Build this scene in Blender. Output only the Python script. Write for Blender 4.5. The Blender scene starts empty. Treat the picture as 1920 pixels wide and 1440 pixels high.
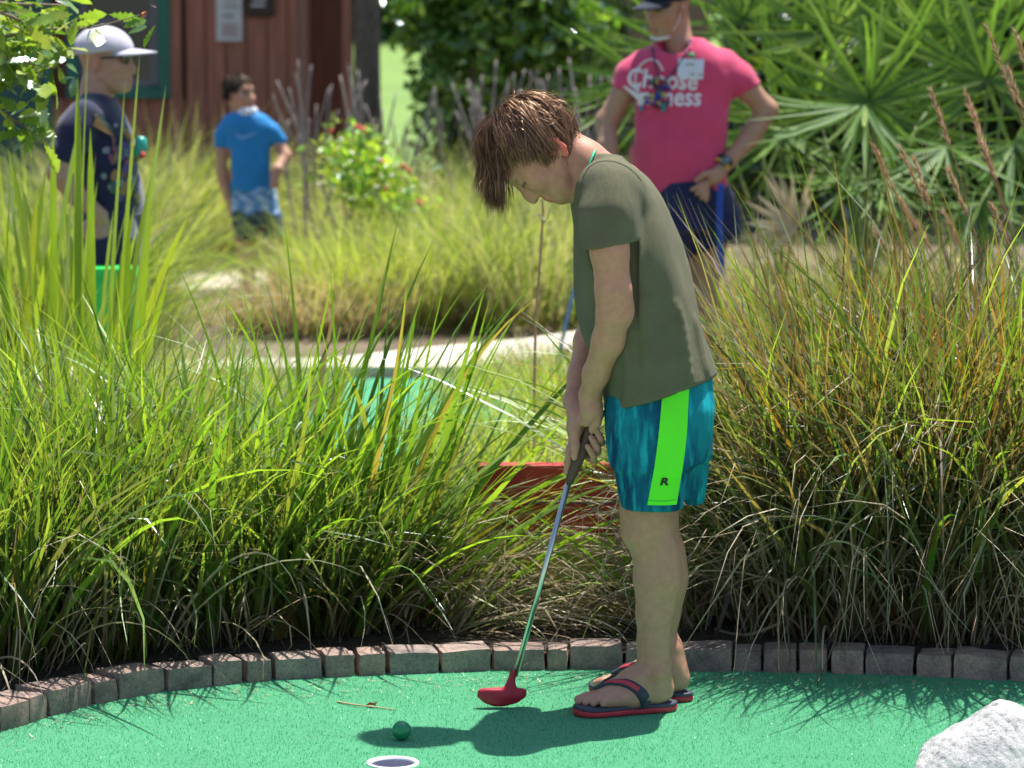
import bpy, math, random
import numpy as np
from mathutils import Vector, Matrix
from mathutils.bvhtree import BVHTree
R = math.radians
rng = np.random.default_rng(7)
random.seed(7)
sc = bpy.context.scene
COL = sc.collection

# ------------------------------------------------------------------ camera, sky, sun, exposure
CAM_H, FPX, PITCH = 1.65, 6330.0, R(6.70)
cam = bpy.data.cameras.new('camera')
cam.sensor_width = 36.0
cam.lens = FPX / 1920.0 * 36.0
cam.clip_start, cam.clip_end = 0.1, 2000.0
cam.dof.use_dof = True
cam.dof.focus_distance = 7.72
cam.dof.aperture_fstop = 5.2
camo = bpy.data.objects.new('camera', cam); COL.objects.link(camo)
camo.location = (0, 0, CAM_H); camo.rotation_euler = (R(90) - PITCH, 0, 0)
sc.camera = camo

SUN = Vector((0.25, 0.33, 1.28)).normalized()
w = bpy.data.worlds.new('World'); sc.world = w; w.use_nodes = True
nt = w.node_tree
sky = nt.nodes.new('ShaderNodeTexSky'); sky.sky_type = 'NISHITA'; sky.sun_disc = False
sky.sun_elevation = math.asin(SUN.z); sky.sun_rotation = math.atan2(SUN.x, SUN.y)
bg = nt.nodes['Background']; bg.inputs['Strength'].default_value = 0.095
nt.links.new(sky.outputs[0], bg.inputs['Color'])
sl = bpy.data.lights.new('sun', 'SUN'); sl.energy = 5.0; sl.angle = R(0.53); sl.color = (1.0, 0.955, 0.88)
so = bpy.data.objects.new('sun', sl); COL.objects.link(so); so.rotation_euler = SUN.to_track_quat('Z', 'Y').to_euler()
so.location = (5, 6, 25)
sc.view_settings.view_transform = 'Standard'; sc.view_settings.look = 'None'
sc.view_settings.exposure = 0.95; sc.view_settings.gamma = 1.0
sc.view_settings.use_curve_mapping = False
sc.render.engine = 'CYCLES'
cy = sc.cycles
cy.use_denoising = True; cy.max_bounces = 8; cy.diffuse_bounces = 4; cy.glossy_bounces = 3
cy.transmission_bounces = 6; cy.transparent_max_bounces = 8; cy.use_adaptive_sampling = True
cy.adaptive_threshold = 0.02; cy.sample_clamp_indirect = 6.0
cy.caustics_reflective = False; cy.caustics_refractive = False

# ------------------------------------------------------------------ photograph pixel -> place
_fw = np.array((0, math.cos(PITCH), -math.sin(PITCH))); _up = np.array((0, math.sin(PITCH), math.cos(PITCH)))
def ray(px, py):
    return _fw + np.array((1.0, 0, 0)) * ((px - 960) / FPX) + _up * ((720 - py) / FPX)
def W(px, py, Y):                                   # the point at distance Y seen at px,py
    d = ray(px, py); p = d * (Y / d[1]); p[2] += CAM_H
    return p
def G(px, py, z=0.0):                               # the ground point seen at px,py
    d = ray(px, py); t = (z - CAM_H) / d[2]
    return np.array((d[0] * t, d[1] * t, z))
def V3(*a): return np.array(a, float)
def nrm(v): v = np.asarray(v, float); return v / np.linalg.norm(v)

# ------------------------------------------------------------------ objects
def props(o, label=None, cat=None, group=None, kind=None):
    if label: o['label'] = label
    if cat: o['category'] = cat
    if group: o['group'] = group
    if kind: o['kind'] = kind
    return o
def empty(name, loc, label=None, cat=None, group=None, kind=None):
    o = bpy.data.objects.new(name, None); COL.objects.link(o)
    o.location = loc; o.empty_display_size = 0.1
    return props(o, label, cat, group, kind)
def worldloc(p):
    v = Vector((0, 0, 0))
    while p is not None:
        v += p.location; p = p.parent
    return v
def link(name, me, parent=None):
    o = bpy.data.objects.new(name, me); COL.objects.link(o)
    if parent is not None: o.parent = parent
    return o
def mesh(name, V, F, mat=None, col=None, smooth=True):
    V = np.ascontiguousarray(V, np.float32); F = np.ascontiguousarray(F, np.int32)
    me = bpy.data.meshes.new(name)
    me.vertices.add(len(V)); me.vertices.foreach_set('co', V.ravel())
    me.loops.add(F.size); me.loops.foreach_set('vertex_index', F.ravel())
    me.polygons.add(len(F)); me.polygons.foreach_set('loop_start', np.arange(0, F.size, F.shape[1], dtype=np.int32))
    if col is not None:
        a = me.color_attributes.new('Col', 'FLOAT_COLOR', 'POINT')
        c = np.ones((len(V), 4), np.float32); c[:, :3] = col
        a.data.foreach_set('color', c.ravel())
    me.update(calc_edges=True); me.validate()
    me.polygons.foreach_set('use_smooth', np.full(len(me.polygons), smooth))
    if mat: me.materials.append(mat)
    return me
def mk(name, V, F, mat, parent=None, col=None, smooth=True, **pr):
    V = np.asarray(V, float)
    if parent is not None:
        V = V - np.array(worldloc(parent))
    o = link(name, mesh(name, V, F, mat, col, smooth), parent)
    return props(o, **pr)
def join(parts):
    Vs, Fs, Cs, n = [], [], [], 0
    for p in parts:
        Vs.append(p[0]); Fs.append(np.asarray(p[1]) + n); n += len(p[0])
        if len(p) > 2: Cs.append(p[2])
    return np.vstack(Vs), np.vstack(Fs), (np.vstack(Cs) if Cs else None)
def copyob(o, parent, loc, mat3=None, name=None):
    c = o.copy(); COL.objects.link(c)
    if name: c.name = name
    c.parent = parent
    return c

def box(c, s, bev=0.0, rotz=0.0, jit=0.0):           # chamfered box -> V,F (tris)
    hx, hy, hz = s[0] / 2, s[1] / 2, s[2] / 2
    b = min(bev, hx * .9, hy * .9, hz * .9)
    if b <= 0:
        V = np.array([(x, y, z) for x in (-hx, hx) for y in (-hy, hy) for z in (-hz, hz)], float)
        F = np.array([(0, 1, 3, 2), (4, 6, 7, 5), (0, 4, 5, 1), (2, 3, 7, 6), (0, 2, 6, 4), (1, 5, 7, 3)])
        Q = F
    else:
        V, idx = [], {}
        for sx in (-1, 1):
            for sy in (-1, 1):
                for sz in (-1, 1):
                    for k in range(3):
                        v = [sx * hx, sy * hy, sz * hz]
                        for j, (s_, h) in enumerate(((sx, hx), (sy, hy), (sz, hz))):
                            if j != k: v[j] = s_ * (h - b)
                        idx[(sx, sy, sz, k)] = len(V); V.append(v)
        V = np.array(V, float); Q = []
        for k in range(3):
            i, j = [(1, 2), (0, 2), (0, 1)][k]
            for s_ in (-1, 1):
                f = []
                for a, c_ in ((-1, -1), (1, -1), (1, 1), (-1, 1)):
                    t = [0, 0, 0]; t[k] = s_; t[i] = a; t[j] = c_
                    f.append(idx[(t[0], t[1], t[2], k)])
                Q.append(f)
        for k in range(3):                           # edge chamfers along axis k
            i, j = [(1, 2), (0, 2), (0, 1)][k]
            for a in (-1, 1):
                for c_ in (-1, 1):
                    def g(e, kk):
                        t = [0, 0, 0]; t[k] = e; t[i] = a; t[j] = c_
                        return idx[(t[0], t[1], t[2], kk)]
                    Q.append((g(-1, i), g(1, i), g(1, j), g(-1, j)))
        for sx in (-1, 1):
            for sy in (-1, 1):
                for sz in (-1, 1):
                    t = [idx[(sx, sy, sz, k)] for k in range(3)]
                    Q.append((t[0], t[1], t[2], t[2]))
        Q = np.array(Q)
    if jit: V = V + rng.normal(0, jit, V.shape)
    c_, s_ = math.cos(rotz), math.sin(rotz)
    V = V @ np.array(((c_, s_, 0), (-s_, c_, 0), (0, 0, 1))) + np.asarray(c, float)
    T = np.vstack([Q[:, (0, 1, 2)], Q[:, (0, 2, 3)]])
    T = T[(T[:, 0] != T[:, 1]) & (T[:, 1] != T[:, 2]) & (T[:, 0] != T[:, 2])]
    # outward winding
    ctr = V.mean(0); n = np.cross(V[T[:, 1]] - V[T[:, 0]], V[T[:, 2]] - V[T[:, 0]])
    flip = ((V[T].mean(1) - ctr) * n).sum(1) < 0
    T[flip] = T[flip][:, (0, 2, 1)]
    return V, T
def tube(P, r, n=8, cap=True, flat=None):            # tapered tube along points
    P = np.asarray(P, float); r = np.broadcast_to(np.asarray(r, float), (len(P),))
    T = np.gradient(P, axis=0); T /= np.linalg.norm(T, axis=1)[:, None] + 1e-12
    ref = V3(0, 1, 0) if abs(T[:, 1]).mean() < .8 else V3(1, 0, 0)
    A = np.cross(T, ref); A /= np.linalg.norm(A, axis=1)[:, None] + 1e-12
    B = np.cross(T, A)
    th = np.arange(n) * 2 * math.pi / n
    V = P[:, None] + r[:, None, None] * (np.cos(th)[None, :, None] * A[:, None] + np.sin(th)[None, :, None] * B[:, None])
    V = V.reshape(-1, 3); F = []
    for i in range(len(P) - 1):
        for j in range(n):
            a, b = i * n + j, i * n + (j + 1) % n
            F += [(a, b, b + n), (a, b + n, a + n)]
    if cap:
        V = np.vstack([V, P[0], P[-1]]); k = len(V) - 2; m = (len(P) - 1) * n
        for j in range(n):
            F += [(k, (j + 1) % n, j), (k + 1, m + j, m + (j + 1) % n)]
    return V, np.array(F)
def smoothpath(P, n):
    P = np.asarray(P, float); t = np.linspace(0, len(P) - 1, n)
    i = np.clip(t.astype(int), 0, len(P) - 2); u = (t - i)[:, None]
    p0 = P[np.maximum(i - 1, 0)]; p1 = P[i]; p2 = P[i + 1]; p3 = P[np.minimum(i + 2, len(P) - 1)]
    return .5 * (2 * p1 + (p2 - p0) * u + (2 * p0 - 5 * p1 + 4 * p2 - p3) * u ** 2 + (3 * p1 - p0 - 3 * p2 + p3) * u ** 3)

# ------------------------------------------------------------------ materials
def new_mat(name):
    m = bpy.data.materials.new(name); m.use_nodes = True
    nt = m.node_tree; b = nt.nodes['Principled BSDF']
    return m, nt, b
def N(nt, t, **kw):
    n = nt.nodes.new(t)
    for k, v in kw.items(): setattr(n, k, v)
    return n
def noise(nt, scale, detail=4.0, rough=.55, vec=None, stretch=None, coord='Object'):
    n = N(nt, 'ShaderNodeTexNoise'); n.inputs['Scale'].default_value = scale
    n.inputs['Detail'].default_value = detail; n.inputs['Roughness'].default_value = rough
    tc = N(nt, 'ShaderNodeTexCoord')
    if stretch:
        mp = N(nt, 'ShaderNodeMapping'); mp.inputs['Scale'].default_value = stretch
        nt.links.new(tc.outputs[coord], mp.inputs['Vector']); nt.links.new(mp.outputs[0], n.inputs['Vector'])
    else: nt.links.new(tc.outputs[coord], n.inputs['Vector'])
    return n
def ramp(nt, fac, stops):
    r = N(nt, 'ShaderNodeValToRGB'); e = r.color_ramp.elements
    while len(e) < len(stops): e.new(.5)
    for q, (p, c) in zip(e, stops):
        q.position = p; q.color = (*c, 1) if len(c) == 3 else c
    nt.links.new(fac, r.inputs['Fac']); return r
def bump(nt, b, h, strength=.3, dist=.01):
    n = N(nt, 'ShaderNodeBump'); n.inputs['Strength'].default_value = strength; n.inputs['Distance'].default_value = dist
    nt.links.new(h, n.inputs['Height']); nt.links.new(n.outputs[0], b.inputs['Normal']); return n
def mixc(nt, fac, a, b_, mode='MIX'):
    m = N(nt, 'ShaderNodeMix', data_type='RGBA', blend_type=mode)
    for s, v in ((0, fac), (6, a), (7, b_)):
        if isinstance(v, (int, float)): m.inputs[s].default_value = v
        elif isinstance(v, tuple): m.inputs[s].default_value = (*v, 1) if len(v) == 3 else v
        else: nt.links.new(v, m.inputs[s])
    return m.outputs[2]
def simple(name, c, rough=.6, var=.12, scale=20, bumps=.0, bdist=.004, spec=.4, metal=0, sheen=0, stretch=None, detail=5, coat=0):
    m, nt, b = new_mat(name)
    n = noise(nt, scale, detail, stretch=stretch)
    lo = tuple(max(0, x * (1 - var)) for x in c); hi = tuple(min(1, x * (1 + var)) for x in c)
    r = ramp(nt, n.outputs[0], [(.3, lo), (.7, hi)])
    nt.links.new(r.outputs[0], b.inputs['Base Color'])
    b.inputs['Roughness'].default_value = rough; b.inputs['Specular IOR Level'].default_value = spec
    b.inputs['Metallic'].default_value = metal
    if sheen: b.inputs['Sheen Weight'].default_value = sheen
    if coat: b.inputs['Coat Weight'].default_value = coat
    if bumps: bump(nt, b, n.outputs[0], bumps, bdist)
    return m
def cloth(name, c, var=.1, weave=900, rough=.85, wr=.35, sheen=.25, attr=False):
    m, nt, b = new_mat(name)
    n = noise(nt, 14, 5); lo = tuple(x * (1 - var) for x in c); hi = tuple(min(1, x * (1 + var)) for x in c)
    r = ramp(nt, n.outputs[0], [(.3, lo), (.7, hi)])
    col = r.outputs[0]
    if attr:
        a = N(nt, 'ShaderNodeVertexColor', layer_name='Col'); col = mixc(nt, 1.0, col, a.outputs[0], 'MULTIPLY')
    nt.links.new(col, b.inputs['Base Color'])
    b.inputs['Roughness'].default_value = rough; b.inputs['Specular IOR Level'].default_value = .15
    b.inputs['Sheen Weight'].default_value = sheen; b.inputs['Sheen Roughness'].default_value = .5
    n2 = noise(nt, weave, 2); n3 = noise(nt, 22, 3, stretch=(1.4, 1, .5))
    ad = N(nt, 'ShaderNodeMath', operation='MULTIPLY_ADD'); nt.links.new(n3.outputs[0], ad.inputs[0]); ad.inputs[1].default_value = 3.0
    nt.links.new(n2.outputs[0], ad.inputs[2])
    bump(nt, b, ad.outputs[0], min(1, wr * 1.7), .005)
    return m
def foliage(name, stops=None, trans=.45, rough=.38, gloss=.09, attr=True, tint=(1.15, 1.1, .55), var=None):
    """Leaf: diffuse + light through the leaf + a waxy gloss. Colour from the mesh or from the object's own random number."""
    m = bpy.data.materials.new(name); m.use_nodes = True; nt = m.node_tree
    for n in list(nt.nodes): nt.nodes.remove(n)
    out = N(nt, 'ShaderNodeOutputMaterial')
    if attr:
        col = N(nt, 'ShaderNodeVertexColor', layer_name='Col').outputs[0]
    else:
        oi = N(nt, 'ShaderNodeObjectInfo'); col = ramp(nt, oi.outputs['Random'], stops).outputs[0]
        n = noise(nt, 30, 3, stretch=(1, 1, .15))
        col = mixc(nt, 1.0, col, ramp(nt, n.outputs[0], [(.3, (.75,) * 3), (.7, (1.2,) * 3)]).outputs[0], 'MULTIPLY')
    d = N(nt, 'ShaderNodeBsdfDiffuse'); t = N(nt, 'ShaderNodeBsdfTranslucent'); g = N(nt, 'ShaderNodeBsdfGlossy')
    nt.links.new(col, d.inputs[0])
    nt.links.new(mixc(nt, 1.0, col, tuple(tint), 'MULTIPLY'), t.inputs[0])
    g.inputs['Roughness'].default_value = rough; g.inputs[0].default_value = (.85, .9, .95, 1)
    m1 = N(nt, 'ShaderNodeMixShader'); m1.inputs[0].default_value = trans
    nt.links.new(d.outputs[0], m1.inputs[1]); nt.links.new(t.outputs[0], m1.inputs[2])
    fr = N(nt, 'ShaderNodeFresnel'); fr.inputs[0].default_value = 1.4
    mul = N(nt, 'ShaderNodeMath', operation='MULTIPLY_ADD'); nt.links.new(fr.outputs[0], mul.inputs[0]); mul.inputs[1].default_value = gloss * .9; mul.inputs[2].default_value = gloss * .25
    m2 = N(nt, 'ShaderNodeMixShader'); nt.links.new(mul.outputs[0], m2.inputs[0])
    nt.links.new(m1.outputs[0], m2.inputs[1]); nt.links.new(g.outputs[0], m2.inputs[2])
    nt.links.new(m2.outputs[0], out.inputs[0])
    return m
# ------------------------------------------------------------------ implicit bodies: smooth unions turned into one continuous surface
class SDF:
    def __init__(s, lo, hi, h):
        s.o = np.array(lo, float); s.h = h
        n = np.ceil((np.array(hi) - s.o) / h).astype(int) + 1
        s.n = n; s.F = np.full(n, .08, np.float32)
        s.ax = [(s.o[i] + h * np.arange(n[i])).astype(np.float32) for i in range(3)]
    def win(s, lo, hi):
        a = np.clip(np.floor((np.array(lo) - s.o) / s.h).astype(int), 0, s.n - 1)
        b = np.clip(np.ceil((np.array(hi) - s.o) / s.h).astype(int) + 1, 1, s.n)
        b = np.maximum(b, a + 1)
        sl = tuple(slice(a[i], b[i]) for i in range(3))
        return sl, s.ax[0][sl[0]][:, None, None], s.ax[1][sl[1]][None, :, None], s.ax[2][sl[2]][None, None, :]
    def add(s, fn, lo=None, hi=None, k=.01, op='u'):
        lo = s.o if lo is None else np.array(lo) - k - 3 * s.h
        hi = s.o + s.h * s.n if hi is None else np.array(hi) + k + 3 * s.h
        sl, x, y, z = s.win(lo, hi); F = s.F[sl]; d = np.broadcast_to(fn(x, y, z), F.shape)
        k = max(k, 1e-6)
        if op == 'u':
            h = np.maximum(k - np.abs(F - d), 0) / k; s.F[sl] = np.minimum(F, d) - h * h * k * .25
        elif op == 's':
            h = np.maximum(k - np.abs(F + d), 0) / k; s.F[sl] = np.maximum(F, -d) + h * h * k * .25
        else:
            h = np.maximum(k - np.abs(F - d), 0) / k; s.F[sl] = np.maximum(F, d) + h * h * k * .25
    def cone(s, a, b, ra, rb, k=.01, op='u', sq=None):
        a = np.asarray(a, float); b = np.asarray(b, float); ba = b - a; L2 = max(float(ba @ ba), 1e-9); r = max(ra, rb)
        if sq: n_, f_ = nrm(sq[0]), 1.0 / sq[1] - 1.0
        def fn(x, y, z):
            px, py, pz = x - a[0], y - a[1], z - a[2]
            t = np.clip((px * ba[0] + py * ba[1] + pz * ba[2]) / L2, 0, 1)
            qx, qy, qz = px - t * ba[0], py - t * ba[1], pz - t * ba[2]
            if sq:
                e = (qx * n_[0] + qy * n_[1] + qz * n_[2]) * f_
                qx, qy, qz = qx + e * n_[0], qy + e * n_[1], qz + e * n_[2]
            return np.sqrt(qx * qx + qy * qy + qz * qz) - (ra + (rb - ra) * t)
        m = r * (max(1, sq[1]) if sq else 1)
        s.add(fn, np.minimum(a, b) - m, np.maximum(a, b) + m, k, op)
    def chain(s, pts, rs, k=.012, op='u', sq=None):
        for i in range(len(pts) - 1): s.cone(pts[i], pts[i + 1], rs[i], rs[i + 1], k, op, sq)
    def ell(s, c, r, axes=None, k=.01, op='u'):
        c = np.asarray(c, float); r = np.asarray(r, float); A = np.eye(3) if axes is None else np.array([nrm(v) for v in axes])
        def fn(x, y, z):
            p = (x - c[0], y - c[1], z - c[2])
            q = [A[i, 0] * p[0] + A[i, 1] * p[1] + A[i, 2] * p[2] for i in range(3)]
            k0 = np.sqrt(sum((q[i] / r[i]) ** 2 for i in range(3))); k1 = np.sqrt(sum((q[i] / r[i] ** 2) ** 2 for i in range(3)))
            return k0 * (k0 - 1) / np.maximum(k1, 1e-6)
        m = r.max(); s.add(fn, c - m, c + m, k, op)
    def loft(s, zs, x0, x1, yc, hb, n=2.3, k=.02, op='u', cap=True):
        """A stack of rounded sections: x0..x1 wide, yc +- hb deep at the heights zs."""
        o = np.argsort(zs); zs, x0, x1, yc, hb = (np.asarray(v, float)[o] for v in (zs, x0, x1, yc, hb))
        zf = np.linspace(zs[0], zs[-1], 400); g = np.exp(-np.linspace(-2, 2, 41) ** 2); g /= g.sum()
        def sm(v):
            f = np.interp(zf, zs, v); return np.convolve(np.pad(f, 20, mode='edge'), g, 'valid')
        X0, X1, YC, HB = sm(x0), sm(x1), sm(yc), sm(hb)
        def fn(x, y, z):
            q = z[0, 0]; a0, a1, c, b = (np.interp(q, zf, v)[None, None, :].astype(np.float32) for v in (X0, X1, YC, HB))
            a = (a1 - a0) / 2; dx = np.abs(x - (a0 + a1) / 2) / a; dy = np.abs(y - c) / b
            d = ((dx ** n + dy ** n) ** (1 / n) - 1) * np.minimum(a, b)
            return np.maximum(d, np.maximum(zs[0] - z, z - zs[-1])) if cap else d
        s.add(fn, (x0.min(), (yc - hb).min(), zs[0]), (x1.max(), (yc + hb).max(), zs[-1]), k, op)
    def cut(s, p, n, k=.004, lo=None, hi=None):        # remove what lies on the side of +n
        p, n = np.asarray(p, float), nrm(n)
        s.add(lambda x, y, z: (x - p[0]) * n[0] + (y - p[1]) * n[1] + (z - p[2]) * n[2], lo, hi, k, 'i')
    def wrinkle(s, amp, ks, seed):
        r_ = np.random.default_rng(seed); x, y, z = s.ax[0][:, None, None], s.ax[1][None, :, None], s.ax[2][None, None, :]
        wx_ = .35 * np.sin(9 * z + 4 * x) + .5 * np.sin(5 * z - 7 * y + 1.3)
        t = 0
        for k in ks: t = t + np.sin(k[0] * x + k[1] * y + k[2] * z + 2.2 * wx_ + r_.uniform(0, 6.28))
        s.F += (amp / len(ks) ** .5 * t).astype(np.float32)
    def mesh(s, smooth=2):
        F = s.F; S = F < 0
        c8 = np.zeros(tuple(s.n - 1), np.int8)
        for dx in (0, 1):
            for dy in (0, 1):
                for dz in (0, 1):
                    c8 += S[dx:s.n[0] - 1 + dx, dy:s.n[1] - 1 + dy, dz:s.n[2] - 1 + dz]
        act = np.argwhere((c8 > 0) & (c8 < 8))
        idx = np.full(tuple(s.n - 1), -1, np.int32); idx[tuple(act.T)] = np.arange(len(act))
        acc = np.zeros((len(act), 3)); cnt = np.zeros(len(act))
        for ax in range(3):
            o1, o2 = [i for i in range(3) if i != ax]
            for e1 in (0, 1):
                for e2 in (0, 1):
                    d = np.zeros(3, int); d[o1] = e1; d[o2] = e2; p = act + d; d2 = d.copy(); d2[ax] = 1; q = act + d2
                    A = F[tuple(p.T)]; B = F[tuple(q.T)]; m = (A < 0) != (B < 0)
                    t = np.where(m, A / np.where(A == B, 1, A - B), 0)
                    pos = np.tile(d.astype(float), (len(act), 1)); pos[:, ax] = t
                    acc += pos * m[:, None]; cnt += m
        V = s.o + s.h * (act + acc / np.maximum(cnt, 1)[:, None])
        Q = []
        for ax in range(3):
            o1, o2 = [(1, 2), (2, 0), (0, 1)][ax]
            n = s.n; sl0 = [slice(1, n[i] - 1) for i in range(3)]; sl0[ax] = slice(0, n[ax] - 1)
            sl1 = list(sl0); sl1[ax] = slice(1, n[ax])
            A = S[tuple(sl0)]; B = S[tuple(sl1)]
            for sign in (0, 1):
                e = np.argwhere((A & ~B) if sign == 0 else (~A & B))
                if not len(e): continue
                e = e + np.array([0 if i == ax else 1 for i in range(3)])
                u = np.zeros(3, int); u[o1] = 1; v = np.zeros(3, int); v[o2] = 1
                q = [idx[tuple((e - u - v).T)], idx[tuple((e - v).T)], idx[tuple(e.T)], idx[tuple((e - u).T)]]
                if sign: q = q[::-1]
                Q.append(np.stack(q, 1))
        Q = np.vstack(Q); Q = Q[(Q >= 0).all(1)]
        if smooth:
            E = np.vstack([Q[:, (0, 1)], Q[:, (1, 2)], Q[:, (2, 3)], Q[:, (3, 0)]]); E = np.vstack([E, E[:, ::-1]])
            deg = np.bincount(E[:, 0], minlength=len(V)).astype(float)
            def lap(V):
                A = np.stack([np.bincount(E[:, 0], V[E[:, 1], i], len(V)) for i in range(3)], 1)
                return A / np.maximum(deg, 1)[:, None] - V
            for _ in range(smooth):
                V = V + .5 * lap(V); V = V - .52 * lap(V) if _ % 2 else V + 0
        return V, Q

def drape(V, F, UV_pts, off=.0015, dirv=(0, 1, 0), start=2.0):
    """Lay points onto a surface along a direction (prints, stripes and seams that follow the cloth)."""
    bv = BVHTree.FromPolygons([Vector(v) for v in V], [list(f) for f in F])
    d = Vector(dirv).normalized(); out, ok = [], []
    for p in UV_pts:
        h, n, i, t = bv.ray_cast(Vector(p) - d * start, d)
        if h is None:
            h, n, i, t = bv.find_nearest(Vector(p))
        if n.dot(d) > 0: n = -n
        out.append(np.array(h + n * off))
    return np.array(out)
def patch(V, F, edgeL, edgeR, nu, nv, off=.002, dirv=(0, 1, 0)):
    a = smoothpath(edgeL, nv); b = smoothpath(edgeR, nv)
    P = np.array([a[j] + (b[j] - a[j]) * i / (nu - 1) for j in range(nv) for i in range(nu)])
    P = drape(V, F, P, off, dirv)
    Q = np.array([(j * nu + i, j * nu + i + 1, (j + 1) * nu + i + 1, (j + 1) * nu + i) for j in range(nv - 1) for i in range(nu - 1)])
    return P, Q
def text_mesh(body, size, shear=0.0, bold=0.0, align='CENTER', sub=0):
    cu = bpy.data.curves.new('lettering', 'FONT'); cu.body = body; cu.size = size; cu.shear = shear; cu.offset = bold
    cu.align_x = align; cu.align_y = 'CENTER'; cu.resolution_u = 3
    o = bpy.data.objects.new('lettering', cu); COL.objects.link(o)
    dg = bpy.context.evaluated_depsgraph_get(); me = bpy.data.meshes.new_from_object(o.evaluated_get(dg))
    V = np.array([v.co[:] for v in me.vertices]); me.calc_loop_triangles()
    T = np.array([t.vertices[:] for t in me.loop_triangles])
    bpy.data.objects.remove(o); bpy.data.curves.remove(cu); bpy.data.meshes.remove(me)
    return V, T

def head(S, C, f, u, s=1.0, ears=True, mouth=True):
    """A human head: C centre, f where the face looks, u towards the crown, s size (1 = 22 cm chin to crown)."""
    f, u = nrm(f), nrm(u); l = np.cross(u, f)
    P = lambda a, b, c=0.0: np.asarray(C) + s * (f * a + u * b + l * c)
    A = (f, u, l)
    S.ell(P(-.006, .026), s * V3(.094, .086, .074), A, .01)
    S.ell(P(.030, -.035), s * V3(.062, .075, .058), A, .03 * s)
    S.cone(P(.045, -.088, -.022), P(.045, -.088, .022), .028 * s, .028 * s, .03 * s)
    S.ell(P(.074, -.098), s * V3(.017, .016, .021), A, .018 * s)
    for e in (-1, 1):
        S.ell(P(.050, -.028, .040 * e), s * V3(.032, .030, .024), A, .025 * s)      # cheek
        S.cone(P(.000, -.055, .053 * e), P(.06, -.095, .024 * e), .018 * s, .016 * s, .025 * s)
    S.cone(P(.079, .030, -.028), P(.079, .030, .028), .011 * s, .011 * s, .018 * s)   # brow
    for e in (-1, 1): S.ell(P(.096, .004, .032 * e), s * V3(.016, .013, .019), A, .012 * s, 's')
    for e in (-1, 1): S.ell(P(.076, .005, .031 * e), s * V3(.012, .0115, .014), A, .004 * s)
    S.chain([P(.082, .010), P(.098, -.028), P(.103, -.041)], [s * .009, s * .012, s * .012], .01 * s)
    for e in (-1, 1): S.ell(P(.093, -.044, .013 * e), s * V3(.010, .008, .008), A, .006 * s)
    if mouth:
        S.cone(P(.089, -.066, -.016), P(.089, -.066, .016), .0065 * s, .0065 * s, .008 * s)
        S.cone(P(.087, -.079, -.014), P(.087, -.079, .014), .0075 * s, .0075 * s, .008 * s)
        S.cone(P(.099, -.0725, -.020), P(.099, -.0725, .020), .0035 * s, .0035 * s, .004 * s, 's')
    if ears:
        for e in (-1, 1):
            S.ell(P(-.008, -.012, .076 * e), s * V3(.018, .030, .008), (nrm(f * 1 - u * .2), nrm(u + f * .2 * 0 - f * .25), nrm(l * e - f * .35)), .006 * s)
            S.ell(P(-.004, -.011, .083 * e), s * V3(.009, .018, .006), A, .004 * s, 's')
    return P
def head_paint(V, C, f, u, s, skin, lips=(.42, .16, .13), brow=(.05, .03, .02), browon=True, flush=(.46, .2, .15), lid=False):
    f, u = nrm(f), nrm(u); l = np.cross(u, f); D = (V - np.asarray(C)) / s
    a, b, c = D @ f, D @ u, np.abs(D @ l); col = np.tile(np.array(skin, float), (len(V), 1))
    def blend(m, c2):
        nonlocal col; m = np.clip(m, 0, 1)[:, None]; col = col * (1 - m) + np.array(c2) * m
    near = (a > .03) & (np.abs(b) < .13) & (c < .09) & (a < .14)
    g = lambda da, db, dc: np.exp(-((a - da[0]) / da[1]) ** 2 - ((b - db[0]) / db[1]) ** 2 - ((c - dc[0]) / dc[1]) ** 2)
    blend(near * g((.06, .04), (-.035, .025), (.045, .022)) * .55, flush)
    blend(near * g((.1, .02), (-.04, .016), (0, .016)) * .5, flush)
    blend(near * (np.abs(b + .0725) < .012) * (c < .022) * (a > .08) * .85, lips)
    if browon: blend(near * (np.abs(b - .029 + c * .08) < .006) * (c > .014) * (c < .05) * .9, brow)
    if lid: blend(near * np.clip(1.4 - np.abs(b + .006 + .12 * (c - .031) ** 2 * 40) / .0026, 0, 1) * (np.abs(c - .034) < .018) * (a > .06) * .9, (.06, .035, .03))
    else: blend(near * (np.abs(b - .005) < .0085) * (np.abs(c - .031) < .014) * (a > .07) * .8, (.05, .035, .03))
    ear = (c > .074) & (np.abs(a + .008) < .03) & (np.abs(b + .012) < .04)
    blend(ear * .6, flush)
    return col
# ================================================================== THE SETTING
def poly_sheet(name, pts, z, mat, thick=0.0, parent=None, **pr):
    pts = np.asarray(pts, float)[:, :2]; n = len(pts)
    area = sum(pts[i][0] * pts[(i + 1) % n][1] - pts[(i + 1) % n][0] * pts[i][1] for i in range(n))
    if area < 0: pts = pts[::-1]
    from mathutils.geometry import tessellate_polygon
    tri = tessellate_polygon([[Vector((p[0], p[1], 0)) for p in pts]])
    top = np.column_stack([pts, np.full(n, z)]); V = top; F = [tuple(t) for t in tri]
    F = [t if np.cross(top[t[1]] - top[t[0]], top[t[2]] - top[t[0]])[2] > 0 else (t[0], t[2], t[1]) for t in F]
    if thick:
        V = np.vstack([top, np.column_stack([pts, np.full(n, z - thick)])])
        for i in range(n):
            j = (i + 1) % n; F += [(i, i + n, j + n), (i, j + n, j)]
    return mk(name, V, np.array(F), mat, parent, smooth=False, **pr)

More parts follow.
